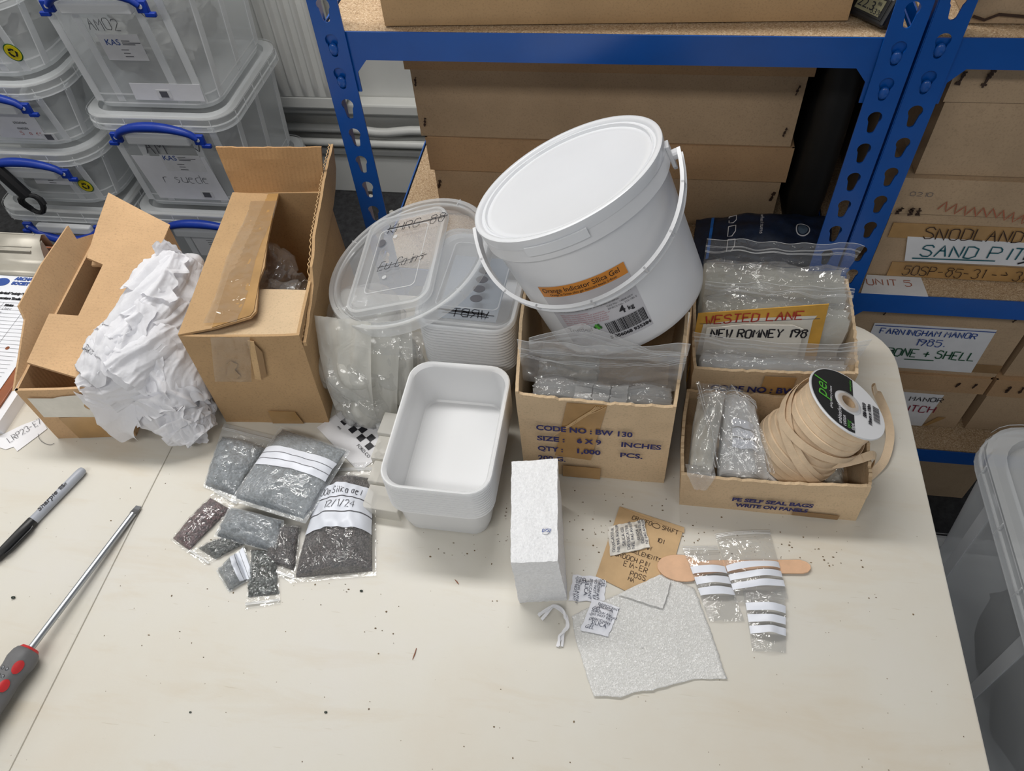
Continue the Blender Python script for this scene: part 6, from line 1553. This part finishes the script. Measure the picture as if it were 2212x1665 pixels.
# foam block
Bf = [V((-.0829, .3218, 0)), V((-.0320, .3308, 0)), V((-.0500, .4470, 0)), V((-.0980, .4390, 0))]
Tf = [V((-.0867, .3220, .0957)), V((-.0412, .3286, .0957)), V((-.0538, .4470, .0957)), V((-.1022, .4379, .0957))]
t = thing('foam_block', 'white foam block standing on edge between the tub stack and the envelope', 'foam', (-.066, .384, 0))
g = G(); n = 22
def ff(a, b, c, d):
    def f(u, v):
        p = a.lerp(b, u).lerp(d.lerp(c, u), v); e = min(u, v, 1 - u, 1 - v)
        return p + V((1, 1, 1)) * 0 + (noise.noise_vector(p * 260) * .0006 + noise.noise_vector(p * 60) * .0007) * (1 if True else 0)
    return f
for q in ((Bf[0], Bf[1], Tf[1], Tf[0]), (Bf[1], Bf[2], Tf[2], Tf[1]), (Bf[2], Bf[3], Tf[3], Tf[2]), (Bf[3], Bf[0], Tf[0], Tf[3]), (Tf[0], Tf[1], Tf[2], Tf[3]), (Bf[3], Bf[2], Bf[1], Bf[0])): g.grid(ff(*q), 30, 40)
g.obj('block', 'foam', t, smooth=True, ang=50)
G().poly([V((-.0569 + .0040 * math.cos(a * .3142), .3596 + .0040 * math.sin(a * .3142), .0968)) for a in range(20)], .0003).obj('dot_sticker', 'white_label', t)
penned([('0752', -.0598, .3578, .0032)], lambda a, b: V((a, b + .1 * (a + .06), .0970)), 'ink_blue', t, .0006, wide=.5, seed=3)
# manila envelope
t = thing('envelope', 'brown manila envelope with pen notes, under the worn sachet', 'envelope', (.042, .39, .0004))
G().poly([(.017, .4495, .0016), (.090, .4300, .0016), (.0660, .3330, .0016), (-.004, .3610, .0016)][::-1], .0010).obj('body', 'envelope', t)
G().panel((.0905, .4235, .0022), (.0905, .4300, .0030), (.017, .4500, .0018), (.0195, .4480, .0020), .0005).obj('flap', 'envelope', t)
d = V((.965, -.262, 0)).normalized(); n_ = V((-d.y, d.x, 0))
EM = lambda a, b: V((.017, .4495, .0021)) + d * a + n_ * b
penned([('CRAYFO', .018, -.0105, .0050), ('SHAFT', .053, -.0105, .0048), ('101', .052, -.0270, .0050), ('IN', .044, -.0405, .0050), ('BELEMENTS', .030, -.0500, .0048), ('BROOCH PIN', .014, -.0600, .0055), ('EIA-ER', .0265, -.0680, .0062), ('POSS', .0365, -.0770, .0058), ('MA', .0365, -.0830, .0045)], EM, 'staple', t, .00065, wide=.58, seed=12, extra=[[(.046 + .0045 * math.cos(a * .524), -.0085 + .003 * math.sin(a * .524)) for a in range(13)]])
# foam sheets
def sheet(poly, z, th, name, label, seed, wave=.0012, lift=None):
    pts = [V((x, y, 0)) for x, y in poly]; g = G(); cx = sum((p for p in pts), V((0, 0, 0))) / len(pts); n = len(pts); rings = 26
    ring = []
    for i in range(n):
        a, b = pts[i], pts[(i + 1) % n]; m = max(2, int((b - a).length / .004))
        for k in range(m):
            p = a.lerp(b, k / m); ring.append(p + (p - cx).normalized() * .0012 * noise.noise(p * 160))
    zf = lambda p: z + wave * (1 + noise.noise(p * 24 + V((0, 0, seed)))) + (lift(p) if lift else 0)
    g.loft([[(lambda q: V((q.x, q.y, zf(q))))(cx.lerp(p, max(.001, k / rings))) for p in ring] for k in range(rings + 1)], False, False)
    return top_obj(g, name, 'foam_sheet', label, 'foam', solid=th * .5, smooth=True, ang=0)
sheet([(-.026, .313), (.004, .333), (.040, .352), (.067, .371), (.101, .359), (.116, .318), (.128, .278), (.132, .267), (.100, .263), (.060, .247), (.045, .244), (.029, .236), (.016, .236), (.003, .234), (-.009, .262), (-.020, .290)], .0006, .0008, 'foam_sheet', 'thin see-through white foam sheet lying in front of the envelope', 3, lift=lambda p: .004 * max(0, (.262 - p.y + (p.x - .06) * .2) / .03) ** 2 if p.y < .262 else 0)
sheet([(.064, .369), (.076, .363), (.073, .348), (.068, .331), (.046, .336), (.021, .341), (.040, .354)], .0042, .0008, 'foam_sheet', 'small torn foam offcut lying on the envelope corner', 7, .0006)
# sachets
def sachet(label, quad, h, lines, mat, seed, rot, size, ink='ink_slate', crumple=.3, z0=.0012):
    a, b, c, d = [V((x, y, z0)) for x, y in quad]; t = thing('silica_sachet', label, 'sachet', (a + b + c + d) / 4, 'paper sachets of silica gel')
    def S(u, v, e=0.0):
        p = a.lerp(b, u).lerp(d.lerp(c, u), v); q = min(1, max(0, (min(u, 1 - u) - .09) * 5)) * min(1, max(0, (min(v, 1 - v) - .10) * 5)); q = q * q * (3 - 2 * q)
        ed = V((.0012 * noise.noise(V((v * 5, seed, 1))), .0012 * noise.noise(V((u * 5, seed, 2))), 0)) * (1 - q)
        return p + ed + V((0, 0, h * q * (1 + .25 * noise.noise(V((u * 4, v * 4, seed)))) + crumple * .06 * facet(p, 90, seed) + .0016 * crumple * noise.noise(V((u * 3, v * 3, seed + 2))) + .0009 * crumple * (1 - 2 * abs(noise.noise(V((u * 6, v * 6, seed + 4))))) + e))
    G().grid(S, 40, 40).obj('pouch', mat, t, smooth=True, ang=40)
    G().grid(lambda u, v: (lambda p: V((p.x, p.y, z0 - .0006)))(S(1 - u, v)), 10, 10).obj('back', mat, t)
    fm = {0: lambda x, y: S(x, y, .0007), 90: lambda x, y: S(1 - y, x, .0007), -90: lambda x, y: S(y, 1 - x, .0007)}[rot]
    g = G(); wu = (b - a).length; wv = (d - a).length; w_, h_ = (wu, wv) if rot == 0 else (wv, wu)
    for txt, x, y, s in lines: g.add(*type_mesh(txt, s, lambda p, q, x=x, y=y: fm(x + p / w_, y + q / h_)))
    g.obj('printed_text', ink, t)
    return t
sachet('worn white sachet printed in French, lying on the brown envelope', [(.0100, .3860), (.0530, .4010), (.0450, .4345), (.0050, .4215)], .006, [('DESSICATEUR', .10, .86, .0048), ('NE PAS AVALER', .06, .74, .0048), ('SILICA GEL', .18, .60, .0050), ('DESSICATEUR', .06, .48, .0050), ('NE PAS AVALER', .06, .37, .0050), ('SILICA GEL', .24, .22, .0050), ('DESSICATEUR', .16, .12, .0048), ('NE PAS AVALER', .12, .02, .0046)], 'sachet_old', 5, 90, 1, crumple=.9, z0=.0030)
sachet('white silica gel sachet half under another, right of the foam block', [(-.0310, .3300), (.0070, .3328), (.0075, .3610), (-.0285, .3600)], .0035, [('GEL', .10, .86, .0058), ('THROW AWAY', .10, .76, .0045), ('*DO NOT EAT', .10, .66, .0043), ('DESICCANT', .12, .53, .0045), ('SILICA', .24, .40, .0062), ('GEL', .08, .29, .0062), ('THROW AWAY', .06, .19, .0045), ('*DO NOT EAT', .06, .10, .0043)], 'sachet', 7, -90, 1)
sachet('white desiccant sachet on the foam sheet, nearest the viewer', [(-.0155, .2985), (.0135, .2950), (.0235, .3275), (-.0055, .3345)], .0042, [('DESICCANT', .25, .86, .0042), ('SILICA', .30, .75, .0056), ('GEL', .10, .66, .0056), ('THROW AWAY', .10, .57, .0040), ('*DO NOT EAT', .08, .48, .0038), ('DESICCANT', .14, .33, .0042), ('SILICA', .26, .21, .0058), ('GEL', .12, .10, .0054)], 'sachet', 9, 0, 1, z0=.0036)
# twist of white paper tie
pth = smoothpath([(-.061, .3095, .0014), (-.0535, .3155, .004), (-.046, .3195, .006), (-.040, .3175, .006), (-.034, .3135, .005), (-.0305, .308, .005), (-.0295, .300, .005), (-.0325, .295, .004), (-.0355, .288, .002), (-.0375, .2790, .0016)], 8)
g = G(); up = [V((.3 * math.sin(i * .25), .2, 1)) for i in range(len(pth))]
ws = []
o = 0
g.strip(pth, .0034, up, .0005)
top_ = [p + V((.0016 * math.sin(i * .28), .0014 * math.cos(i * .28), .0012)) for i, p in enumerate(pth)]
g.strip(top_, .0026, [V((-.4, .3, 1))] * len(pth), .0005)
g.strip([pth[0] + V((.004, -.004, .0004)), pth[6] + V((.003, -.003, .001)), pth[14]], .0036, V((0, .2, 1)), .0005)
g.strip([pth[-1] + V((.0045, .0008, 0)), pth[-8] + V((.003, 0, .001)), pth[-16]], .0026, V((.2, 0, 1)), .0005)
top_obj(g, 'twisted_tie', 'paper', 'short bent twist of white paper tie in front of the foam block', 'tie', smooth=True, ang=40)
for x, y, ang, ln, lab in ((-.1835, .2545, 1.45, .012, 'thin brown splinter lying alone in the bare middle of the table'), (-.1545, .3375, -.75, .007, 'short brown splinter lying between the bead bags and the foam block')):
    q = V((x, y, .0007)); e = V((math.cos(ang), math.sin(ang), 0))
    top_obj(G().tube([q - e * ln / 2, q + V((.0003, 0, .0003)), q + e * ln / 2], [.0003, .0006, .0004], 6), 'splinter', 'hardboard', lab, 'splinter')
# wooden spoon
out = [(0.1069, 0.3897), (0.1028, 0.3922), (0.098, 0.3941), (0.0925, 0.3953), (0.0868, 0.3957), (0.0811, 0.3953), (0.0756, 0.3941), (0.0708, 0.3922), (0.0667, 0.3897), (0.0637, 0.3866), (0.0619, 0.3833), (0.0613, 0.3797), (0.0621, 0.3762), (0.0641, 0.3729), (0.0673, 0.3699), (0.0715, 0.3675), (0.0764, 0.3657), (0.0819, 0.3646), (0.0877, 0.3643), (0.0934, 0.3648), (0.0988, 0.3661), (0.1035, 0.3682), (0.113, 0.3755), (0.125, 0.379), (0.187, 0.385), (0.215, 0.388), (0.2205, 0.39), (0.224, 0.3945), (0.224, 0.3985), (0.2205, 0.402), (0.213, 0.404), (0.181, 0.4), (0.12, 0.393)][::-1]
g = G(); z = .0040
g.poly([(x, y, z) for x, y in out][::-1], .0022)
top_obj(g, 'wooden_spoon', 'wood', 'flat pale wooden spoon lying under the clear zip bags', 'spoon', bev=.0006)
